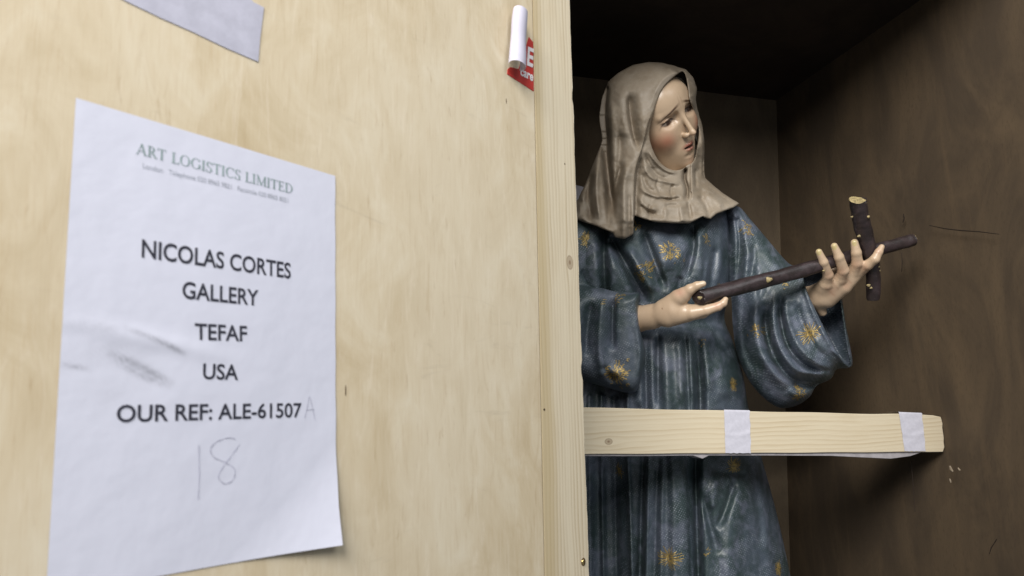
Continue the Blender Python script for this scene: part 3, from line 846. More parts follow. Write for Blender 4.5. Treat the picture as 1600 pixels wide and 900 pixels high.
# ------------------------------------------------------------------ robe: bodice and skirt
xs = np.r_[np.arange(838, 896, 4.0), np.arange(896, 1262, 1.5), np.arange(1262, 1330, 6.0)]
ys = np.r_[np.arange(300, 925, 1.6), np.arange(925, 1440, 9.0)]
ds = np.arange(1205, 1530, 3.0)
X, Y = np.meshgrid(xs, ys, indexing='ij')
body = [(1075, 318), (1118, 312), (1141, 330), (1144, 380), (1141, 440), (1134, 480), (1133, 503), (1148, 540), (1162, 590), (1170, 640),
        (1190, 715), (1213, 800), (1235, 900), (1262, 1050), (1290, 1250), (1300, 1420), (1040, 1425), (850, 1420), (846, 1200),
        (852, 900), (858, 700), (866, 560), (868, 480), (862, 400), (866, 345), (900, 322), (960, 312)]
s = poly_sdf(X, Y, body)
st = [
    # bodice
    ([(1022, 350), (1031, 374), (1038, 404)], 13, 17, 17, 'ab'), ([(958, 378), (985, 425), (1014, 478)], -27, 9, 7, 'a'),
    ([(1004, 355), (1020, 400), (1044, 458)], -15, 8, 5), ([(1082, 345), (1084, 385), (1071, 440)], -14, 8, 4),
    ([(1092, 350), (1096, 400), (1090, 450)], 6, 8, 8), ([(1118, 380), (1113, 415), (1108, 455)], -6, 4, 7),
    ([(1126, 350), (1126, 400), (1120, 450)], 5, 6, 6), ([(1064, 430), (1058, 462)], -7, 5, 6),
    ([(978, 380), (1003, 425), (1022, 462)], 9, 7, 7), ([(944, 345), (944, 400), (946, 460)], -22, 8, 6, 'ab'),
    ([(1030, 415), (1040, 440), (1048, 470)], 5, 6, 6), ([(1108, 395), (1104, 430), (1098, 470)], 5, 4, 5),
    ([(1052, 350), (1062, 380), (1062, 420)], 4, 9, 9),
    # waist
    ([(960, 508), (1040, 508), (1080, 506), (1138, 498)], -16, 14, 20, 'ab'),
    # pleats under the hand
    ([(1011, 512), (1009, 570), (1010, 640), (1006, 720), (1000, 900)], -14, 5, 6, 'b'),
    
    ([(1029, 514), (1028, 570), (1029, 640)], -12, 5, 5),
    ([(1040, 515), (1042, 570), (1044, 640), (1052, 760), (1054, 920)], 9, 8, 9, 'b'),
    
    ([(1060, 516), (1063, 560), (1066, 640)], 9, 8, 7), ([(1069, 514), (1073, 570), (1076, 640)], -7, 4, 4, 'b'),
    ([(1077, 514), (1080, 570), (1084, 636)], 7, 5, 4),
    ([(1086, 510), (1091, 570), (1094, 640), (1087, 715), (1088, 800), (1092, 930)], -30, 7, 7, 'b'),
    ([(1098, 512), (1104, 560), (1108, 620)], 6, 6, 9), ([(1126, 545), (1130, 590), (1134, 630)], 7, 12, 12),
    ([(1113, 512), (1122, 530), (1140, 560)], -6, 5, 6),
    # lower skirt
    ([(1074, 700), (1077, 780), (1080, 920)], -6, 3, 4, 'b'), ([(1062, 700), (1066, 800), (1070, 920)], 6, 10, 8, 'b'),
    ([(1030, 700), (1026, 780), (1022, 920)], -6, 5, 5, 'b'), ([(1036, 700), (1034, 800), (1034, 920)], 5, 5, 5, 'b'),
    ([(1098, 765), (1104, 800), (1112, 832), (1122, 870)], -12, 5, 8), ([(1149, 745), (1135, 790), (1118, 830)], -9, 5, 7),
    ([(1120, 745), (1115, 775), (1110, 800)], 7, 8, 8), ([(1162, 745), (1150, 790), (1140, 850), (1140, 930)], 9, 12, 16, 'b'),
    ([(1185, 760), (1197, 830), (1208, 930)], 6, 10, 10, 'b'), ([(1176, 740), (1186, 800), (1188, 860)], -5, 7, 8),
    ([(1105, 735), (1135, 738), (1170, 742)], -6, 8, 8),
    # recessed side under the sleeve, with narrow ridges
    ([(945, 520), (948, 640), (950, 760), (946, 930)], -34, 40, 46, 'ab'), ([(955, 690), (958, 760), (955, 930)], -26, 60, 40, 'b'),
    ([(981, 600), (980, 700), (984, 800), (988, 930)], 12, 3.5, 4.5, 'ab'), ([(940, 620), (941, 760), (944, 930)], 11, 4, 4, 'ab'),
    ([(960, 620), (962, 760), (965, 930)], -8, 5, 5, 'ab'), ([(1012, 690), (1011, 800), (1008, 930)], 8, 4, 4, 'ab'),
    ([(921, 620), (922, 760), (924, 930)], 6, 4, 4, 'ab'), ([(997, 640), (998, 760), (1001, 930)], -7, 7, 7, 'ab'),
]
disp = folds(X, Y, st)
disp += 3.5 * np.sin(X * 0.045 + 2 * np.sin(Y * 0.012)) * np.clip((Y - 900) / 60, 0, 1) + 8 * np.sin(X * .11) * np.clip((Y - 930) / 100, 0, 1)
disp += 4.0 * (vnoise(X * .01, Y * .005, 4.5, 11) - .5) + 1.2 * (vnoise(X * .01, Y * .003, 12, 12) - .5) + 1.2 * (vnoise(X * .01, Y * .01, 16, 14) - .5)
yc = 1395 - 0.02 * (Y - 500)
R = np.interp(Y, [300, 420, 500, 640, 900, 1420], [95, 120, 108, 120, 150, 190])
Tf = np.interp(Y, [300, 345, 420, 505, 640, 900, 1420], [90, 106, 122, 100, 122, 150, 175]); 
ds3 = ds[None, None, :]
F = inflate(s, ds3, R, yc, Tf, 100.0, disp)
robe, RV, RQ = to_obj('robe', F, xs, ys, ds, M_robe, stat)
robe['label'] = 'dark blue pleated robe with scattered gold motifs'

# ------------------------------------------------------------------ her left sleeve (wide, open towards the right)
xs = np.arange(1118, 1345, 1.5); ys = np.arange(300, 655, 1.5); ds = np.arange(1225, 1445, 2.5)
X, Y = np.meshgrid(xs, ys, indexing='ij'); ds3 = ds[None, None, :]
slv = [(1140, 322), (1156, 324), (1172, 342), (1196, 370), (1232, 411), (1250, 413), (1276, 408), (1297, 424), (1312, 450), (1317, 474), (1322, 510), (1329, 545), (1332, 568),
       (1326, 575), (1308, 577), (1298, 592), (1276, 603), (1265, 620), (1244, 634), (1218, 637), (1193, 621), (1170, 594), (1152, 555), (1145, 510), (1143, 470),
       (1139, 430), (1136, 380), (1134, 340)]
s = poly_sdf(X, Y, slv)
st = [
    ([(1199, 470), (1196, 510), (1209, 556), (1238, 592), (1290, 596)], -22, 6, 7), ([(1213, 455), (1208, 492), (1217, 539), (1248, 580), (1298, 581)], 9, 5, 6),
    ([(1220, 457), (1219, 492), (1232, 543), (1265, 575), (1302, 579)], -15, 4, 5), ([(1229, 455), (1229, 492), (1248, 541), (1283, 571), (1316, 575)], 7, 5, 6),
    ([(1183, 455), (1180, 500), (1188, 550), (1215, 590), (1240, 602)], 14, 9, 9), ([(1168, 450), (1160, 500), (1166, 550), (1185, 590)], -8, 6, 8),
    ([(1258, 452), (1272, 490), (1298, 540), (1322, 568)], 5, 4, 3, 'ab'), ([(1243, 462), (1252, 500), (1275, 545), (1300, 565)], -5, 5, 5),
    ([(1232, 598), (1262, 604), (1290, 597)], -16, 4, 4), ([(1228, 608), (1250, 618), (1270, 612)], 6, 7, 6),
    ([(1152, 345), (1156, 380), (1153, 430), (1150, 470)], -9, 4, 6, 'a'), ([(1163, 350), (1166, 400), (1162, 450)], 5, 5, 6),
    ([(1175, 375), (1178, 400), (1172, 440)], -6, 4, 6), ([(1190, 385), (1205, 405), (1222, 425)], 4, 8, 8),
    ([(1200, 425), (1190, 450), (1186, 470)], -5, 5, 6), ([(1222, 468), (1240, 470), (1252, 480)], 3, 6, 6),
    ([(1138, 345), (1141, 400), (1144, 470), (1150, 550)], -10, 8, 6, 'ab'),
]
disp = folds(X, Y, st) + 3.0 * (vnoise(X * .01 + Y * .004, Y * .008, 6, 21) - .5) + 1.4 * (vnoise(X * .01, Y * .01, 18, 22) - .5)
yc = 1372 - 0.30 * np.clip(X - 1150, 0, 200)
Tf = np.interp(Y, [320, 380, 460, 560, 640], [45, 52, 66, 74, 60])
F = inflate(s, ds3, 55.0, yc, Tf, 58.0, disp)
hole = [(1256, 419), (1259, 449), (1276, 488), (1301, 538), (1318, 566), (1329, 570), (1324, 545), (1318.5, 510), (1313.5, 476), (1307, 448), (1293, 427), (1276, 414)]
sh = poly_sdf(X, Y, hole)
deep = yc + 58.0 * np.sqrt(np.clip(1 - np.clip(1 - s / 55.0, 0, 1) ** 2, 0, 1)) - 6.0
cut = np.maximum((-sh * 1.2)[..., None], ds3 - deep[..., None])
# undercut: hollow continues left inside the cloth
sh2 = poly_sdf(X, Y, [(1235, 452), (1250, 500), (1280, 545), (1316, 566), (1318, 540), (1310, 476), (1290, 446)])
cut2 = np.maximum(np.maximum((-sh2 * 1.2)[..., None], ds3 - (deep - 6)[..., None]), (yc - 34 + 0.0 * X)[..., None] - ds3)
F = np.maximum(F, -np.minimum(cut, cut2))
sleeveL, LV, LQ = to_obj('sleeve', F, xs, ys, ds, M_robe, stat)
sleeveL['label'] = 'wide hanging bell sleeve on the raised arm'

# ------------------------------------------------------------------ her right sleeve (beside the batten)
xs = np.arange(846, 1020, 1.5); ys = np.arange(318, 632, 1.5); ds = np.arange(1195, 1470, 2.5)
X, Y = np.meshgrid(xs, ys, indexing='ij'); ds3 = ds[None, None, :]
upper = [(848, 352), (880, 334), (915, 334), (938, 350), (944, 385), (944, 430), (942, 470), (900, 520), (855, 520), (846, 450)]
s1 = poly_sdf(X, Y, upper)
st1 = [([(943, 350), (942, 400), (944, 450)], -6, 6, 6, 'ab'), ([(908, 420), (925, 440), (944, 446)], -8, 5, 6), ([(925, 360), (930, 400), (926, 425)], 5, 8, 8)]
Fu = inflate(s1, ds3, 46.0, 1372.0, 78.0, 60.0, folds(X, Y, st1))
cuff = [(852, 452), (905, 448), (938, 450), (960, 455), (985, 457), (999, 459), (999, 480), (1001, 500), (1005, 530), (1008, 552), (1004, 580), (998, 604), (990, 614),
        (975, 613), (950, 606), (925, 599), (905, 592), (866, 588), (850, 530)]
s2 = poly_sdf(X, Y, cuff)
st2 = [
    ([(959, 460), (957, 510), (958, 550)], -15, 7, 4), ([(944, 456), (938, 500), (937, 560), (950, 596)], 10, 7, 10),
    ([(926, 465), (918, 510), (915, 560)], -10, 6, 7),
    ([(908, 460), (905, 510), (906, 570)], 6, 6, 6), ([(978, 470), (979, 520), (980, 590)], 4, 14, 12, 'ab'),
    ([(996, 462), (996, 510), (1001, 550), (996, 600)], 4, 6, 3, 'ab'), ([(930, 590), (955, 580), (975, 590)], 4, 7, 7),
    ([(915, 452), (950, 457), (985, 462)], 4, 6, 6), ([(940, 570), (950, 585), (962, 600)], -6, 5, 6)]
ycc = 1292 + 0.10 * (960 - X)
Fc = inflate(s2, ds3, np.interp(X, [955, 998], [30, 9]), ycc, 48.0, 60.0, folds(X, Y, st2) + 1.2 * (vnoise(X * .01, Y * .01, 10, 31) - .5))
# opening in the right-hand side of the cuff for the forearm
dcut = (((Y - 500) / 30.0) ** 2)[..., None] + ((ds3 - 1282) / 33.0) ** 2
ocut = np.maximum((np.sqrt(dcut) - 1) * 25, ((984 - X) * 1.2)[..., None])
F = np.maximum(smin(Fu, Fc, 10.0), -ocut)
sleeveR, SV, SQ = to_obj('sleeve', F, xs, ys, ds, M_robe, stat)
sleeveR['label'] = 'sleeve with a square hanging cuff beside the batten'

# ------------------------------------------------------------------ head pose
HM = np.array([[0.75396723, 0.55604673, -0.34977915], [0.33789831, -0.78489249, -0.51939245], [0.5633455, -0.2734151, 0.77967046]])
HO = P(1056.5, 177.5, 1.290)
CB = np.stack([r_, f_, u_], 0)           # rows: right, forward, up
HS = 0.95
def head_to_world(p):                    # p mm in head space (x her left, y out of the face, z up)
    return HO + (np.asarray(p) * HS / 1000.0) @ HM.T @ CB
def world_to_head(w):
    q = (w - HO) @ CB.T @ HM / HS * 1000.0
    return q

# ------------------------------------------------------------------ veil
xs = np.arange(888, 1168, 1.3); ys = np.arange(84, 384, 1.3); ds = np.arange(1212, 1470, 2.2)
X, Y = np.meshgrid(xs, ys, indexing='ij'); ds3 = ds[None, None, :]
sil = [(1013, 97), (1036, 98), (1057, 104), (1072, 109), (1083, 121), (1089, 138), (1087, 155), (1090, 172), (1097, 193), (1101, 223), (1101, 258), (1102, 278),
       (1128, 301), (1155, 318), (1146, 325), (1137, 328), (1120, 334), (1110, 343), (1103, 341), (1098, 338), (1088, 344), (1077, 349), (1050, 349), (1023, 347), (1003, 341), (991, 337),
       (990, 366), (976, 373), (961, 371), (957, 364), (930, 353), (903, 344), (888, 341), (886, 330), (903, 312), (916, 284), (929, 250), (940, 220), (935, 184), (940, 153), (950, 128), (965, 114), (990, 101)]
sv = poly_sdf(X, Y, sil, False)
sv += 0.8 * (vnoise(X * .02, Y * .02, 6, 5) - .5)
drp = [(940, 153), (949, 128), (964, 112), (989, 99), (1013, 95.5), (1037, 96), (1058, 102), (1073, 107), (1085, 120), (1091, 138), (1090, 155), (1092, 172), (1099, 200), (1102, 225), (1101, 260), (1106, 280), (1135, 300), (1166, 318), (1172, 360), (1165, 420), (1000, 440), (860, 420), (862, 350), (888, 325), (912, 284), (927, 250), (940, 220), (936, 184)]
sd = poly_sdf(X, Y, drp)
st = [
    ([(982, 142), (985, 180), (991, 214), (1001, 240)], -17, 3.5, 9), ([(971, 135), (973, 180), (977, 225)], 5, 9, 8), ([(998, 130), (1004, 165), (1006, 200)], 3.5, 10, 12),
    ([(945, 140), (943, 175), (945, 213), (950, 267), (957, 327), (961, 352)], -38, 8, 5, 'a'), ([(937, 190), (935, 240), (924, 300), (913, 340)], 5, 5, 6),
    ([(955, 150), (957, 200), (960, 262)], 7, 4, 9), ([(973, 250), (962, 293), (958, 330)], -11, 4, 5), ([(968, 200), (969, 235), (964, 270)], -5, 4, 6),
    # outer veil lies over the wimple: a sharp step beside the cheek
    ([(1026, 158), (1013, 190), (1006, 218), (999, 242), (992, 266), (990, 300), (990, 340)], 10, 20, 1.5, 'b'),
    ([(985, 245), (977, 270), (974, 300), (975, 368)], 9, 6, 7, 'b'), ([(1003, 238), (996, 268), (993, 313), (992, 345)], -13, 1.5, 7, 'b'),
    ([(982, 300), (983, 335), (983, 368)], -4, 3, 3, 'b'),
    # crease down the throat and the lappet beside it
    ([(1071, 266), (1070, 280), (1074, 296), (1073, 316)], -20, 3.5, 2.5, 'a'), ([(1080, 258), (1080, 278), (1081, 299)], 10, 1.8, 9, 'ab'), ([(1086, 262), (1087, 280), (1088, 296)], -5, 2.5, 2.5),
    ([(1082, 301), (1096, 300)], -4, 5, 5, 'ab'), ([(1095, 200), (1098, 240), (1096, 285)], 8, 4, 4),
    # gathered wimple: slanting cowl lines
    ([(1012, 232), (1022, 250), (1040, 266), (1062, 272)], 7, 2.2, 4), ([(1006, 236), (1014, 256), (1030, 276), (1052, 279)], -6, 2.2, 3.5),
    ([(1004, 252), (1016, 276), (1040, 284), (1066, 288)], 5, 2.5, 5.5), ([(1003, 268), (1010, 292), (1026, 304)], -6, 2.5, 5), ([(1030, 290), (1048, 294), (1066, 292)], -3, 2.0, 4.5),
    ([(998, 290), (1012, 302), (1040, 309), (1068, 307)], 6, 3, 4), ([(1028, 309), (1046, 312), (1066, 309)], -8, 2, 4), ([(1016, 318), (1014, 332), (1018, 344)], -5, 3, 3), ([(1038, 324), (1040, 336), (1038, 346)], 3, 4, 4),
    ([(997, 304), (1006, 322), (1030, 328)], 5, 3.5, 5), ([(1000, 318), (1012, 332), (1030, 337)], -5, 2.5, 4), ([(1038, 322), (1060, 320)], -3, 2.5, 3),
    ([(1030, 276), (1026, 290), (1034, 304)], -4, 2, 2.5), ([(1052, 286), (1048, 300), (1054, 312)], -4, 2, 2.5), ([(1042, 252), (1056, 262)], 2, 3, 3),
    ([(1063, 318), (1064, 334), (1067, 349)], 5, 3, 5), ([(1074, 312), (1078, 330), (1080, 345)], -5, 3, 3), ([(1090, 304), (1102, 320), (1110, 340)], -8, 3, 6),
    ([(1100, 300), (1118, 312), (1130, 326)], 6, 5, 5), ([(1106, 290), (1126, 306), (1146, 318)], -4, 3, 5), ([(920, 286), (917, 320), (924, 350)], -7, 4, 5),
    ([(934, 250), (932, 300), (938, 352)], 9, 5, 4), ([(926, 268), (920, 300), (926, 352)], -9, 4, 4), ([(913, 300), (908, 325), (912, 346)], 6, 4, 4), ([(948, 290), (950, 330), (952, 360)], -5, 3, 4), ([(908, 310), (910, 330), (908, 342)], -4, 3, 4),
    ([(1050, 262), (1085, 262)], -30, 34, 32, 'ab'), ([(1060, 215), (1078, 200)], -22, 26, 30, 'ab'),
    ([(904, 338), (957, 360)], 5, 6, 6, 'ab'), ([(1000, 338), (1050, 346), (1100, 337), (1150, 318)], 5, 5, 6, 'ab'),
    ([(975, 112), (1000, 120), (1030, 118)], -2.5, 5, 8), ([(1040, 104), (1052, 112), (1060, 112)], 3, 3, 4)
]
disp = folds(X, Y, st) + 2.2 * (vnoise(X * .01, Y * .01, 12, 8) - .5) + 1.2 * (vnoise(X * .01, Y * .01, 26, 9) - .5)
ycv = np.interp(Y, [100, 200, 280, 350], [1340, 1345, 1362, 1388])
Tfv = np.interp(Y, [150, 220, 290, 345], [84, 84, 98, 124])
Fd = inflate(sd, ds3, np.interp(Y, [150, 260, 320, 350], [70, 70, 88, 110]), ycv, Tfv, 80.0, disp)
# hood in head space, displaced by the same folds
XX, YY, DD = np.broadcast_arrays(X[..., None], Y[..., None], ds3)
q = world_to_head(P(XX, YY, DD / 1000.0))
hx, hy, hz = q[..., 0], q[..., 1], q[..., 2]
hd = np.clip(disp, -14, 8)[..., None]
Fh = (np.sqrt((hx / 78) ** 2 + ((hy + 64) / 92) ** 2 + ((hz - 4) / 86) ** 2) - 1) * 82 - hd * .8
# brim: the cloth comes forward round the brow as a short tube
rb = np.sqrt((hx / 69) ** 2 + ((hz + 12) / 88) ** 2)
br1 = np.maximum(np.maximum((rb - 1) * 70, hy + 8 - .12 * hz), -60 - hy) + 0 * hx
Fh = smin(Fh, br1, 14.0)
Fv = smin(Fh, Fd, 14.0)
Fv = smax(Fv, (-sv * 1.25)[..., None] + 0 * Fv, 3.0)
face_o = [(1067, 112), (1057, 117), (1046, 126), (1036, 137), (1028, 153), (1022, 172), (1017, 192), (1014.5, 210), (1018, 228), (1026, 246), (1037, 259), (1052, 266), (1066, 264), (1074, 258),
          (1083, 252), (1088, 235), (1092, 205), (1087, 188), (1082, 170), (1077, 155), (1075, 138), (1072, 122)]
so = poly_sdf(X, Y, face_o)
cutf = np.maximum((-so * 1.2)[..., None], ds3 - 1392)
Fv = smax(Fv, -cutf, 2.5)
del q, hx, hy, hz, rb, br1
veil, VV, VQ = to_obj('veil', Fv, xs, ys, ds, M_veil, stat)
veil['label'] = 'beige veil with a gathered wimple falling over the shoulders'

# ------------------------------------------------------------------ head
def ell(p, c, r):
    k = np.sqrt(((p[..., 0] - c[0]) / r[0]) ** 2 + ((p[..., 1] - c[1]) / r[1]) ** 2 + ((p[..., 2] - c[2]) / r[2]) ** 2)
    return (k - 1) * min(r)
def cone(p, a, b, r1, r2):
    a = np.array(a, float); b = np.array(b, float); ab = b - a
    t = np.clip(((p - a) @ ab) / (ab @ ab + 1e-9), 0, 1)
    return np.linalg.norm(p - a - t[..., None] * ab, axis=-1) - (r1 + (r2 - r1) * t)
g = 1.4
gx = np.arange(-72, 73, g); gy = np.arange(-90, 52, g); gz = np.arange(-150, 84, g)
p = np.stack(np.meshgrid(gx, gy, gz, indexing='ij'), -1)
F = ell(p, (0, -66, 8), (69, 82, 78))
F = smin(F, ell(p, (0, -34, -36), (56, 48, 76)), 16)
F = smin(F, ell(p, (0, -10, 26), (42, 24, 34)), 16)          # forehead
F = smin(F, ell(p, (0, -2, -104), (15, 12, 13)), 16)           # chin
F = smin(F, ell(p, (0, -6, -74), (25, 22, 26)), 14)          # muzzle
for sx in (-1, 1):
    F = smin(F, ell(p, (sx * 33, -8, -34), (19, 17, 22)), 16)   # cheek
    F = smin(F, cone(p, (sx * 10, 9.5, 17), (sx * 42, -2, 10), 4.0, 4.5), 9)   # brow ridge
F = smax(F, -ell(p, (31, 14, -3), (15, 15, 10)), 9)
F = smax(F, -ell(p, (-31, 14, -3), (15, 15, 10)), 9)
F = smin(F, cone(p, (0, 9, 9), (0, 31, -35), 4.8, 5.0), 5.5)      # nose bridge
F = smin(F, ell(p, (0, 32, -39), (6.0, 7.8, 5.8)), 3.5)
for sx in (-1, 1):
    F = smin(F, ell(p, (sx * 8.6, 21, -41), (5.0, 8.0, 5.6)), 3.5)
    F = smax(F, -ell(p, (sx * 5.2, 25, -47), (2.6, 4.5, 3)), 1.5)
    F = smin(F, ell(p, (sx * 30.0, -8.0, -5), (13.5, 14.0, 12.0)), 3.0)     # eyeball
    # upper lid: heavy, lowered; lower lid: thin
    lid = np.abs(ell(p, (sx * 30.0, -8.0, -5), (15.4, 16.6, 14.2))) - 1.2
    F = smin(F, np.maximum(lid, -(p[..., 2] - (0.6 - 0.10 * (abs(p[..., 0]) - 30)))), 2.5)
    F = smax(F, -ell(p, (sx * 15.5, 13, 1), (5.5, 6.5, 9)), 6)          # hollow beside the bridge
F = smax(F, -cone(p, (0, 24, -50), (0, 20, -59), 2.0, 2.2), 3)         # philtrum
up = smin(cone(p, (-2, 18.3, -63), (-15, 8.5, -69), 3.5, 1.5), cone(p, (2, 18.3, -63), (15, 8.5, -69), 3.5, 1.5), 2)
lo = smin(cone(p, (-4, 15.6, -74.2), (-13, 9, -71), 4.1, 1.6), cone(p, (4, 15.6, -74.2), (13, 9, -71), 4.1, 1.6), 3)
F = smin(F, up, 2.5); F = smin(F, lo, 2.5)
mouth = np.sqrt((p[..., 0] / 12.5) ** 2 + ((p[..., 2] + 68.6 + .004 * p[..., 0] ** 2) / 2.7) ** 2) - 1
F = smax(F, -np.maximum(mouth * 1.8, 9 - p[..., 1]), 1.2)
F = smax(F, -ell(p, (0, 18, -86), (14, 6, 4)), 5)             # under-lip hollow
F = smin(F, cone(p, (0, -46, -90), (0, -62, -150), 44, 46), 14)
V, Q = surface_nets(F)
Pl = np.stack([np.interp(V[:, k], np.arange(len(a)), a) for k, a in enumerate((gx, gy, gz))], -1)
Pl = relax(Pl, Q, 1)
Wh = head_to_world(Pl)
me = fast_mesh('head', Wh, Q)
x, y, z = Pl.T; ax = np.abs(x)
col = np.tile(np.array([0.56, 0.41, 0.275]), (len(Pl), 1))
def blend(m, c):
    global col
    m = np.clip(m, 0, 1)[:, None]; col = col * (1 - m) + np.array(c) * m
G = lambda a, b, w, h, pw=2: np.exp(-(np.abs((a) / w) ** pw + np.abs((b) / h) ** pw))
blend(.80 * G(ax - 46, z + 38, 17, 19), (0.42, 0.15, 0.085))                 # cheeks
blend(.35 * G(ax, z + 46, 9, 7) * (y > 20), (0.50, 0.20, 0.13))
blend(.28 * G(ax, z + 100, 14, 12), (0.50, 0.24, 0.16))
blend(.38 * G(ax - 28, z - 2, 20, 13), (0.33, 0.19, 0.12))                   # browner round the eye sockets
mo = (y > 6)
blend(1.1 * G(x, z + 63.5 + .012 * x ** 2 - 0, 15, 4.0, 3) * mo, (0.36, 0.12, 0.085))
blend(1.1 * G(x, z + 74 - .012 * x ** 2, 12, 4.2, 3) * mo, (0.38, 0.165, 0.115))
blend(1.3 * G(x, z + 68.6 + .004 * x ** 2, 12.5, 2.5, 4) * mo, (0.05, 0.02, 0.018))
blend(.8 * G(x, z + 67.2, 5, 1.0, 4) * mo, (0.55, 0.48, 0.38))
# eyes
ex = ax - 30.5
tilt_ = -.10 * ex; up_l = 1.0 - .028 * ex ** 2 + tilt_; lo_l = -9.2 + .020 * ex ** 2 + tilt_
eye = (z < up_l) & (z > lo_l) & (np.abs(ex) < 15) & (y > 0)
col[eye] = (0.24, 0.19, 0.15)
ir = (np.hypot(x - np.where(x > 0, 31.5, -29.5), z + 4.4) < 6.6) & eye
col[ir] = (0.045, 0.022, 0.014)
blend(1.2 * G(z - up_l, ex, 2.1, 16, 4) * (y > -4), (0.06, 0.03, 0.02))
blend(.6 * G(z - lo_l, ex, 1.1, 13, 4) * (y > -4), (0.17, 0.08, 0.055))
blend(.55 * G(z - up_l - 5.0, ex, 1.2, 14, 4) * (y > -4), (0.24, 0.13, 0.08))
# brows drawn up towards the middle
bz = 21 - 0.34 * (ax - 10) - 0.004 * (ax - 10) ** 2
blend(1.1 * G(z - bz, ax - 26, 3.1 - .036 * ax, 19, 4) * (y > -18), (0.085, 0.045, 0.025))
blend(.35 * G(z - 26, ax - 3.5, 9, 1.6), (0.28, 0.16, 0.1))
# hair line under the hood
hz_ = 62 - .011 * x ** 2
blend(.9 / (1 + np.exp(-(z - hz_) / 1.5)) * (y > -60), (0.12, 0.085, 0.055))
at = me.color_attributes.new('paint', 'FLOAT_COLOR', 'POINT')
at.data.foreach_set('color', np.c_[col, np.ones(len(col))].astype(np.float32).ravel())
head = obj('head', me, M_skin, stat)
head['label'] = 'pale painted face with flushed cheeks looking down to the side'

# ------------------------------------------------------------------ hands
def cam_mm(a):      # (px,py,d mm) -> camera-space mm (right, forward, up)
    x_, y_, d_ = a[:3]; return np.array([(x_ - 800) / FPX * d_, d_, (533 - y_) / FPX * d_])
def chain_field(p, chains, k=5.0):
    F = None
    for ch in chains:
        kk = ch[1] if isinstance(ch[1], float) else k; pts = ch[0]
        f = None
        for a, b in zip(pts[:-1], pts[1:]):
            c_ = cone(p, cam_mm(a), cam_mm(b), a[3] * a[2] / FPX, b[3] * b[2] / FPX)
            f = c_ if f is None else smin(f, c_, 2.5)
        F = f if F is None else smin(F, f, kk)
    return F
def hand(name, box, chains, dig, carve, colour_fn, label, g=1.3):
    (x0, x1, y0, y1, d0, d1) = box
    a = cam_mm((x0, y1, d0)); b = cam_mm((x1, y0, d1))
    lo_ = np.minimum(a, b) - 4; hi_ = np.maximum(a, b) + 4
    ax_ = [np.arange(lo_[i], hi_[i], g) for i in range(3)]
    p = np.stack(np.meshgrid(*ax_, indexing='ij'), -1)
    F = chain_field(p, chains, 7.0)
    for ch in dig:                     # separate digits: tight union
        f = chain_field(p, [ch], 2.0); F = smin(F, f, ch[1])
    for (a, b, r1, r2) in carve:
        F = smax(F, -cone(p, cam_mm(a), cam_mm(b), r1, r2), 3.0)
    V, Q = surface_nets(F)
    L = np.stack([np.interp(V[:, k], np.arange(len(q)), q) for k, q in enumerate(ax_)], -1)
    L = relax(L, Q, 1)
    W_ = CAM + (L / 1000.0) @ CB
    me = fast_mesh(name, W_, Q)
    pxs = 800 + L[:, 0] / L[:, 1] * FPX; pys = 533 - L[:, 2] / L[:, 1] * FPX
    c = colour_fn(pxs, pys, L[:, 1])
    at = me.color_attributes.new('paint', 'FLOAT_COLOR', 'POINT')
    at.data.foreach_set('color', np.c_[c, np.ones(len(c))].astype(np.float32).ravel())
    o = obj(name, me, M_skin, stat); o['label'] = label
    return o
SK = np.array([0.55, 0.40, 0.27])
def mixc(c, m, t):
    m = np.clip(m, 0, 1)[:, None]; return c * (1 - m) + np.array(t) * m
def colA(x, y, d):
    c = np.tile(SK, (len(x), 1))
    c = mixc(c, .5 * np.exp(-(((x - 1062) / 9) ** 2 + ((y - 457) / 7) ** 2)), (0.55, 0.27, 0.19))
    c = mixc(c, .45 * np.exp(-(((x - 1121) / 9) ** 2 + ((y - 477) / 6) ** 2)), (0.55, 0.27, 0.19))
    c = mixc(c, .4 * np.exp(-(((x - 1000) / 14) ** 2 + ((y - 516) / 12) ** 2)), (0.40, 0.24, 0.14))
    c = mixc(c, .8 * (np.hypot((x - 1034.5), (y - 482)) < 1.3), (0.25, 0.13, 0.07))
    c = mixc(c, .5 * (np.hypot((x - 1098) / 5, (y - 441.5) / 2.6) < 1), (0.66, 0.56, 0.42))
    return c
# her right hand holding the lower end of the beam
chA = [([(975, 499, 1292, 19), (998, 498, 1278, 20.5), (1018, 495, 1262, 18.5)],), ([(1018, 495, 1262, 18.5), (1036, 490, 1245, 18.5), (1052, 486, 1232, 18)],),
       ([(1040, 482, 1240, 16), (1060, 466, 1222, 13.5), (1068, 461, 1216, 12)],), ([(1045, 496, 1238, 15.5), (1072, 489, 1226, 14.5), (1088, 487, 1218, 11.5)],)]
chA = [(c[0], 7.0) for c in chA]
digA = [([(1064, 464, 1216, 11.04), (1078, 452.5, 1204, 8.46), (1089, 446.5, 1197, 6.62), (1098.5, 443.5, 1192, 4.97)], 5.0),
        ([(1082, 489, 1216, 11.04), (1104, 484.5, 1206, 8.46), (1122, 479, 1199, 6.81), (1130, 474, 1196, 5.89), (1133.5, 468, 1195, 4.42)], 4.0),
        ([(1072, 492, 1236, 11.04), (1098, 489, 1232, 8.28), (1117, 478, 1230, 6.62), (1118, 466, 1226, 5.52)], 3.0),
        ([(1064, 494, 1244, 11.04), (1088, 491, 1246, 7.91), (1104, 480, 1244, 6.44), (1104, 468, 1238, 5.52)], 3.0),
        ([(1056, 495, 1250, 10.12), (1076, 492, 1254, 6.99), (1090, 483, 1254, 5.70), (1090, 472, 1248, 4.60)], 3.0)]
hand('hand', (965, 1142, 430, 522, 1180, 1320), chA, digA, [], colA, 'lower hand gripping the end of the branch')
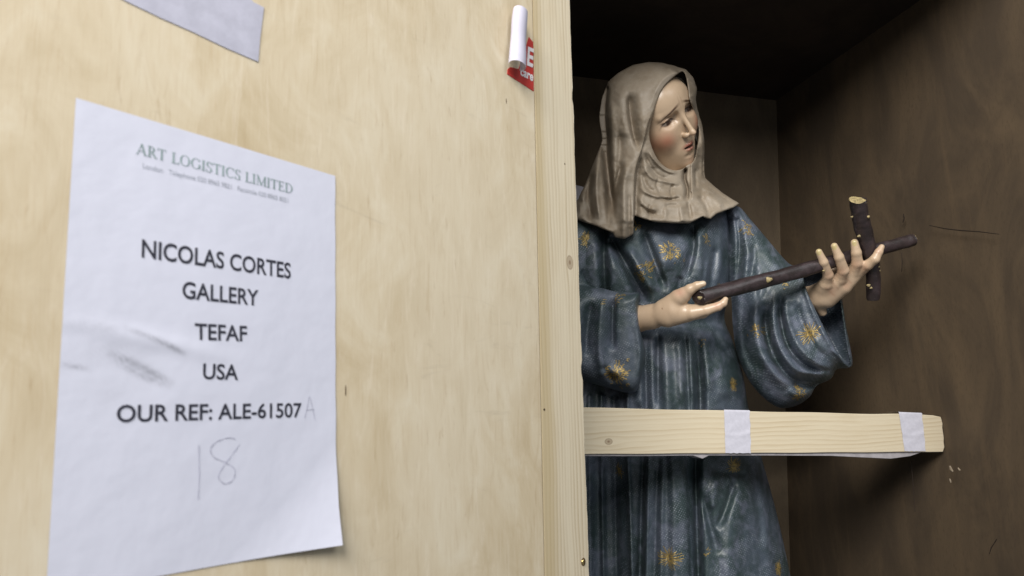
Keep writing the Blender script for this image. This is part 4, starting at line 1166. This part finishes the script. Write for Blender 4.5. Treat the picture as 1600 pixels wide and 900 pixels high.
# her left hand, back of the hand to the viewer, fingers over the beam
tipsB = [(1279.5, 393.5), (1303.5, 385), (1335, 379)]
def colB(x, y, d):
    c = np.tile(SK * .97, (len(x), 1))
    for (a, b) in tipsB:
        c = mixc(c, 1.0 * (np.hypot((x - a) / 4.0, (y - b - .5) / 5.5) < 1) * (d < 1240), (0.50, 0.40, 0.20))
    for (a, b, w) in [(1295, 430, 8), (1316, 424, 8), (1338, 413, 9), (1352, 420, 8), (1372, 392, 6), (1300, 455, 8), (1322, 446, 7)]:
        c = mixc(c, .35 * np.exp(-(((x - a) / w) ** 2 + ((y - b) / w) ** 2)), (0.50, 0.25, 0.16))
    for (q0, q1) in [((1296, 436), (1310, 452)), ((1316, 430), (1330, 442)), ((1290, 450), (1304, 462))]:
        dd, _, _ = seg_dist(x, y, [q0, q1]); c = mixc(c, .4 * np.exp(-(dd / 1.4) ** 2), (0.36, 0.19, 0.12))
    return c
chB = [([(1246, 470, 1345, 17), (1264, 465, 1325, 17.5), (1282, 461, 1300, 17.5)], 7.0),
       ([(1282, 460, 1300, 18), (1290, 444, 1268, 11)], 7.0), ([(1285, 462, 1298, 18), (1312, 436, 1262, 10.5)], 7.0),
       ([(1290, 464, 1296, 16), (1334, 424, 1258, 10)], 7.0), ([(1294, 466, 1296, 13), (1318, 448, 1274, 12), (1346, 423, 1258, 7.5)], 7.0),
       ([(1276, 470, 1300, 9), (1285, 488, 1312, 6.5)], 7.0)]
digB = [([(1291, 443, 1266, 9), (1294, 430, 1250, 7.6), (1287, 410, 1234, 6.5), (1279.5, 393.5, 1230, 4.9)], 3.0),
        ([(1313, 436, 1260, 9), (1318, 423, 1244, 8.2), (1311, 402, 1231, 7.1), (1303.5, 384.5, 1227, 5.2)], 3.0),
        ([(1334, 424, 1256, 9.2), (1339.5, 411, 1241, 8.4), (1338, 395, 1231, 7.4), (1335, 379, 1227, 5.6)], 3.0),
        ([(1344, 424, 1256, 8.5), (1356, 414, 1236, 7.8), (1367, 405, 1224, 7.2), (1373, 394, 1222, 6.0), (1377.5, 386, 1222, 4.4)], 3.0),
        ([(1290, 450, 1292, 11), (1302, 440, 1296, 8), (1303.5, 428, 1294, 6.5), (1302, 422, 1290, 5)], 3.0)]
hand('hand', (1240, 1392, 366, 500, 1205, 1360), chB, digB, [], colB, 'raised hand with fingers laid over the cross')

# ------------------------------------------------------------------ cross of two branches (held by the statue)
cross = bpy.data.objects.new('branch_cross', None); C.objects.link(cross)
cc = P(1356, 400, 1.262); cross.location = tuple(cc)
tag(cross, 'dark purple-brown cross of two rough branches held in the statue hands', 'cross')
bpy.context.view_layer.update()
def branch(name, path, label, caps, cap_n=None):
    path = [(a[0], a[1], a[2], a[3] * .93) for a in path]
    """path (px,py,d mm,r px) swept with knobbly radius"""
    pts = [P(a[0], a[1], a[2] / 1000) for a in path]; rad = [a[3] * a[2] / FPX / 1000 for a in path]
    fp = curve(pts, False, 14); fr_ = np.interp(np.linspace(0, 1, len(fp)), np.linspace(0, 1, len(rad)), rad)
    seg = 28; vs = []; fs = []
    for i, c in enumerate(fp):
        a = fp[max(i - 1, 0)]; b = fp[min(i + 1, len(fp) - 1)]; t = (b - a) / np.linalg.norm(b - a)
        e1 = np.cross(t, f_); e1 /= np.linalg.norm(e1); e2 = np.cross(t, e1)
        for j in range(seg):
            an = 2 * math.pi * j / seg
            k = 1 + 0.035 * math.sin(3 * an + i * .17) + 0.03 * math.sin(2 * an - i * .31 + 1) + 0.02 * math.sin(i * .8 + an)
            q = c + (e1 * math.cos(an) + e2 * math.sin(an)) * fr_[i] * k
            for ci, nrm in (cap_n or {}).items():      # oblique saw cut
                if (ci == 0 and i == 0) or (ci == 1 and i == len(fp) - 1):
                    nv = np.array(nrm) @ CB; q = q - t * ((q - c) @ nv) / (t @ nv)
            vs.append(q)
    for i in range(len(fp) - 1):
        for j in range(seg): fs.append((i * seg + j, i * seg + (j + 1) % seg, (i + 1) * seg + (j + 1) % seg, (i + 1) * seg + j))
    o = obj(name, mesh_from(name, vs, fs, True), M_bark, cross); o['label'] = label
    for ci in (0, 1):
        base = 0 if ci == 0 else (len(fp) - 1) * seg
        ring = [vs[base + j] for j in range(seg)]; c = sum(ring) / seg
        a = fp[1] - fp[0] if ci == 0 else fp[-2] - fp[-1]; a = a / np.linalg.norm(a)
        cv = [c - a * 0.0012]; cf = []
        for kk, m in ((1, .55), (2, .93), (3, 1.0)):
            for r in ring: cv.append(c + (r - c) * m - a * (0.0010 if kk < 3 else -0.0002) + rng.normal(0, .0003, 3) * (kk < 3))
        for j in range(seg):
            cf.append((0, 1 + j, 1 + (j + 1) % seg))
            for kk in (0, 1): cf.append((1 + kk * seg + j, 1 + (kk + 1) * seg + j, 1 + (kk + 1) * seg + (j + 1) % seg, 1 + kk * seg + (j + 1) % seg))
        obj('cut_end', mesh_from('cut_end', cv, cf), M_cut if caps[ci] else M_bark, o)
    return o
beam = branch('long_branch', [(1092, 465.5, 1203, 12.5), (1150, 450, 1215, 13.0), (1210, 434, 1229, 12.6), (1270, 418, 1243, 11.6), (1340, 398, 1261, 11.2), (1400, 382, 1277, 10.6), (1426, 375.5, 1284, 10.2)],
              'long branch slanting from the lower hand to the right', (0, 1), {0: (-.75, -.55, -.35)})
upr = branch('short_branch', [(1340, 313, 1196, 13.0), (1345, 340, 1211, 13.4), (1352, 370, 1229, 12.8), (1361, 405, 1247, 11.6), (1365, 435, 1262, 11.2), (1364, 466, 1279, 10.4)],
             'short upright branch with a pale cut top', (1, 0), {0: (0, -.62, .78)})
def knot(px, py, d, r, parent, sq=0.6):
    c = P(px, py, d / 1000); vs = []; fs = []; n, m = 10, 5
    for i in range(m + 1):
        a = i / m * math.pi * .5
        for j in range(n):
            t = j / n * 6.283; k = 1 + .2 * math.sin(t * 3 + px)
            vs.append(c + r / 1000 * (math.cos(a) * k * (math.cos(t) * r_ + math.sin(t) * .8 * u_) - math.sin(a) * sq * f_))
    for i in range(m):
        for j in range(n): fs.append((i * n + j, i * n + (j + 1) % n, (i + 1) * n + (j + 1) % n, (i + 1) * n + j))
    obj('twig_stub', mesh_from('twig_stub', vs, fs, True), M_cut, parent)
knot(1201, 437, 1212.5, 6.6, beam); knot(1093.5, 465.5, 1190, 4.2, beam); knot(1287, 423, 1236, 2.2, beam)
for a in [(1356, 339, 1200, 3.6), (1331, 339, 1206, 2.4), (1342, 369, 1216, 3.2), (1372, 417, 1244, 3.2), (1374, 423, 1248, 2.2), (1357, 446, 1255, 3.6), (1361, 450, 1257, 2.6)]:
    knot(*a, upr, 0.9)

# ------------------------------------------------------------------ gold motifs on the cloth
def bvh(V, Q): return BVHTree.FromPolygons([tuple(v) for v in V], [tuple(q) for q in Q])
T_robe, T_L, T_R = bvh(RV, RQ), bvh(LV, LQ), bvh(SV, SQ)
def motif(tree, part, px, py, size, kind, seed, dens=1.0):
    rg = random.Random(seed)
    v = ray(px, py); v = Vector(v / np.linalg.norm(v))
    hit, nrm, _, _ = tree.ray_cast(Vector(CAM), v)
    if hit is None: return
    n = nrm if nrm.dot(v) < 0 else -nrm
    n = (n * .65 - v * .35).normalized()
    t1 = Vector(r_).cross(n).normalized(); t2 = n.cross(t1) if True else None
    e1 = n.cross(Vector(u_)).normalized(); e2 = e1.cross(n).normalized()
    e1 = -e1
    VS = []; FS = []
    def ribbon(pts, w):
        P3 = []
        for (a, b) in pts:
            o = hit + e1 * a + e2 * b + n * 0.03
            h, hn, _, _ = tree.ray_cast(o, -n, 0.08)
            if h is None: P3.append(None); continue
            if hn.dot(n) < 0: hn = -hn
            P3.append((h + hn * 0.0006, hn))
        for i in range(len(P3) - 1):
            if P3[i] is None or P3[i + 1] is None: continue
            (p0, n0), (p1, n1) = P3[i], P3[i + 1]; d = p1 - p0
            if d.length > 0.012 or d.length < 1e-6: continue
            s0 = d.cross(n0).normalized() * w * .5; b = len(VS)
            m0 = p0 + n0 * 0.0004; m1 = p1 + n1 * 0.0004
            VS.extend([p0 - s0, m0, p0 + s0, p1 - s0, m1, p1 + s0]); FS.extend([(b, b + 1, b + 4, b + 3), (b + 1, b + 2, b + 5, b + 4)])
    R_ = size / 1000 * (.86 if kind == 'burst' else .95)
    if kind == 'burst':
        nr = int(24 * dens)
        for i in range(nr):
            a = 6.283 * i / nr + rg.uniform(-.08, .08); r0_ = R_ * .20; r1 = R_ * rg.uniform(.6, 1.05); wv = rg.uniform(-.10, .10)
            pts = [((r0_ + (r1 - r0_) * t) * math.cos(a + wv * math.sin(t * 5)), (r0_ + (r1 - r0_) * t) * math.sin(a + wv * math.sin(t * 5))) for t in np.linspace(0, 1, 9)]
            ribbon(pts, rg.uniform(.0009, .0015))
        for q in range(3):
            ph = rg.uniform(0, 6); pts = [(R_ * (.10 + .16 * q / 2 + .03 * math.sin(4 * a + ph)) * math.cos(a), R_ * (.10 + .16 * q / 2 + .03 * math.sin(3 * a)) * math.sin(a)) for a in np.linspace(ph, ph + 5.2, 18)]
            ribbon(pts, .0015)
    else:
        for i in range(int(14 * dens)):
            cx, cy = rg.gauss(0, .36) * R_, rg.gauss(0, .42) * R_; rr = R_ * rg.uniform(.07, .17); a0 = rg.uniform(0, 6.28); tw = rg.choice((-1, 1)) * rg.uniform(3.0, 6.0)
            pts = [(cx + rr * (1 - .6 * t) * math.cos(a0 + tw * t), cy + rr * (1 - .6 * t) * math.sin(a0 + tw * t)) for t in np.linspace(0, 1, 14)]
            ribbon(pts, rg.uniform(.0009, .0017))
        for i in range(int(12 * dens)):
            a = rg.uniform(0, 6.28); r0_ = R_ * rg.uniform(.3, .6); r1 = r0_ + R_ * rg.uniform(.2, .4)
            ribbon([(r * math.cos(a + .05 * math.sin(k * 2)), r * math.sin(a + .05 * math.sin(k * 2))) for k, r in enumerate(np.linspace(r0_, r1, 6))], .0012)
    if VS: obj('gold_motif', mesh_from('gold_motif', VS, FS, True), M_gold, part)
for i, a in enumerate([
    (T_robe, robe, 1047, 393, 29, 'scroll', 2.4), (T_robe, robe, 1003, 428, 22, 'scroll', 1.9), (T_robe, robe, 1103, 373, 14, 'scroll', .9), (T_robe, robe, 994, 352, 15, 'scroll', 1),
    (T_robe, robe, 1145, 601, 19, 'burst', 1), (T_robe, robe, 1147, 728, 22, 'burst', 1.1), (T_robe, robe, 1047, 872, 27, 'burst', 1.3), (T_robe, robe, 1216, 888, 20, 'burst', 1),
    (T_robe, robe, 968, 735, 20, 'burst', .6), (T_robe, robe, 1097, 535, 10, 'scroll', .4), (T_robe, robe, 1122, 448, 11, 'scroll', .5), (T_robe, robe, 1105, 862, 12, 'scroll', .3),
    (T_R, sleeveR, 917, 375, 22, 'burst', 1.1), (T_R, sleeveR, 962, 470, 17, 'scroll', .7), (T_R, sleeveR, 962, 584, 28, 'scroll', 2.8),
    (T_L, sleeveL, 1166, 357, 20, 'scroll', 1.0), (T_L, sleeveL, 1182, 516, 16, 'scroll', 1.1), (T_L, sleeveL, 1266, 520, 24, 'burst', 1.1), (T_L, sleeveL, 1250, 614, 18, 'scroll', 1.8),
    (T_L, sleeveL, 1226, 442, 12, 'scroll', .6)]):
    motif(a[0], a[1], a[2], a[3], a[4], a[5], 100 + i, a[6])

# ------------------------------------------------------------------ scrap of white packing foam behind the veil
fo = P(907, 300, 1.56)
vs = []; fs = []
sc_ = bpy.data.objects.new('packing_foam', None)
o = Plane(P(880, 300, 1.560), P(912, 300, 1.570)); om = o.matrix()
pts = [(860, 400), (862, 288), (903, 289), (914, 292), (915, 400)]
foam = prism('packing_foam', [tuple(o.loc(*q)) for q in pts], 0.0, 0.03, M_tape, None, om, bevel=0.003)
tag(foam, 'scrap of white packing foam behind the veil, low at its left edge', 'packing foam')
bpy.data.objects.remove(sc_)
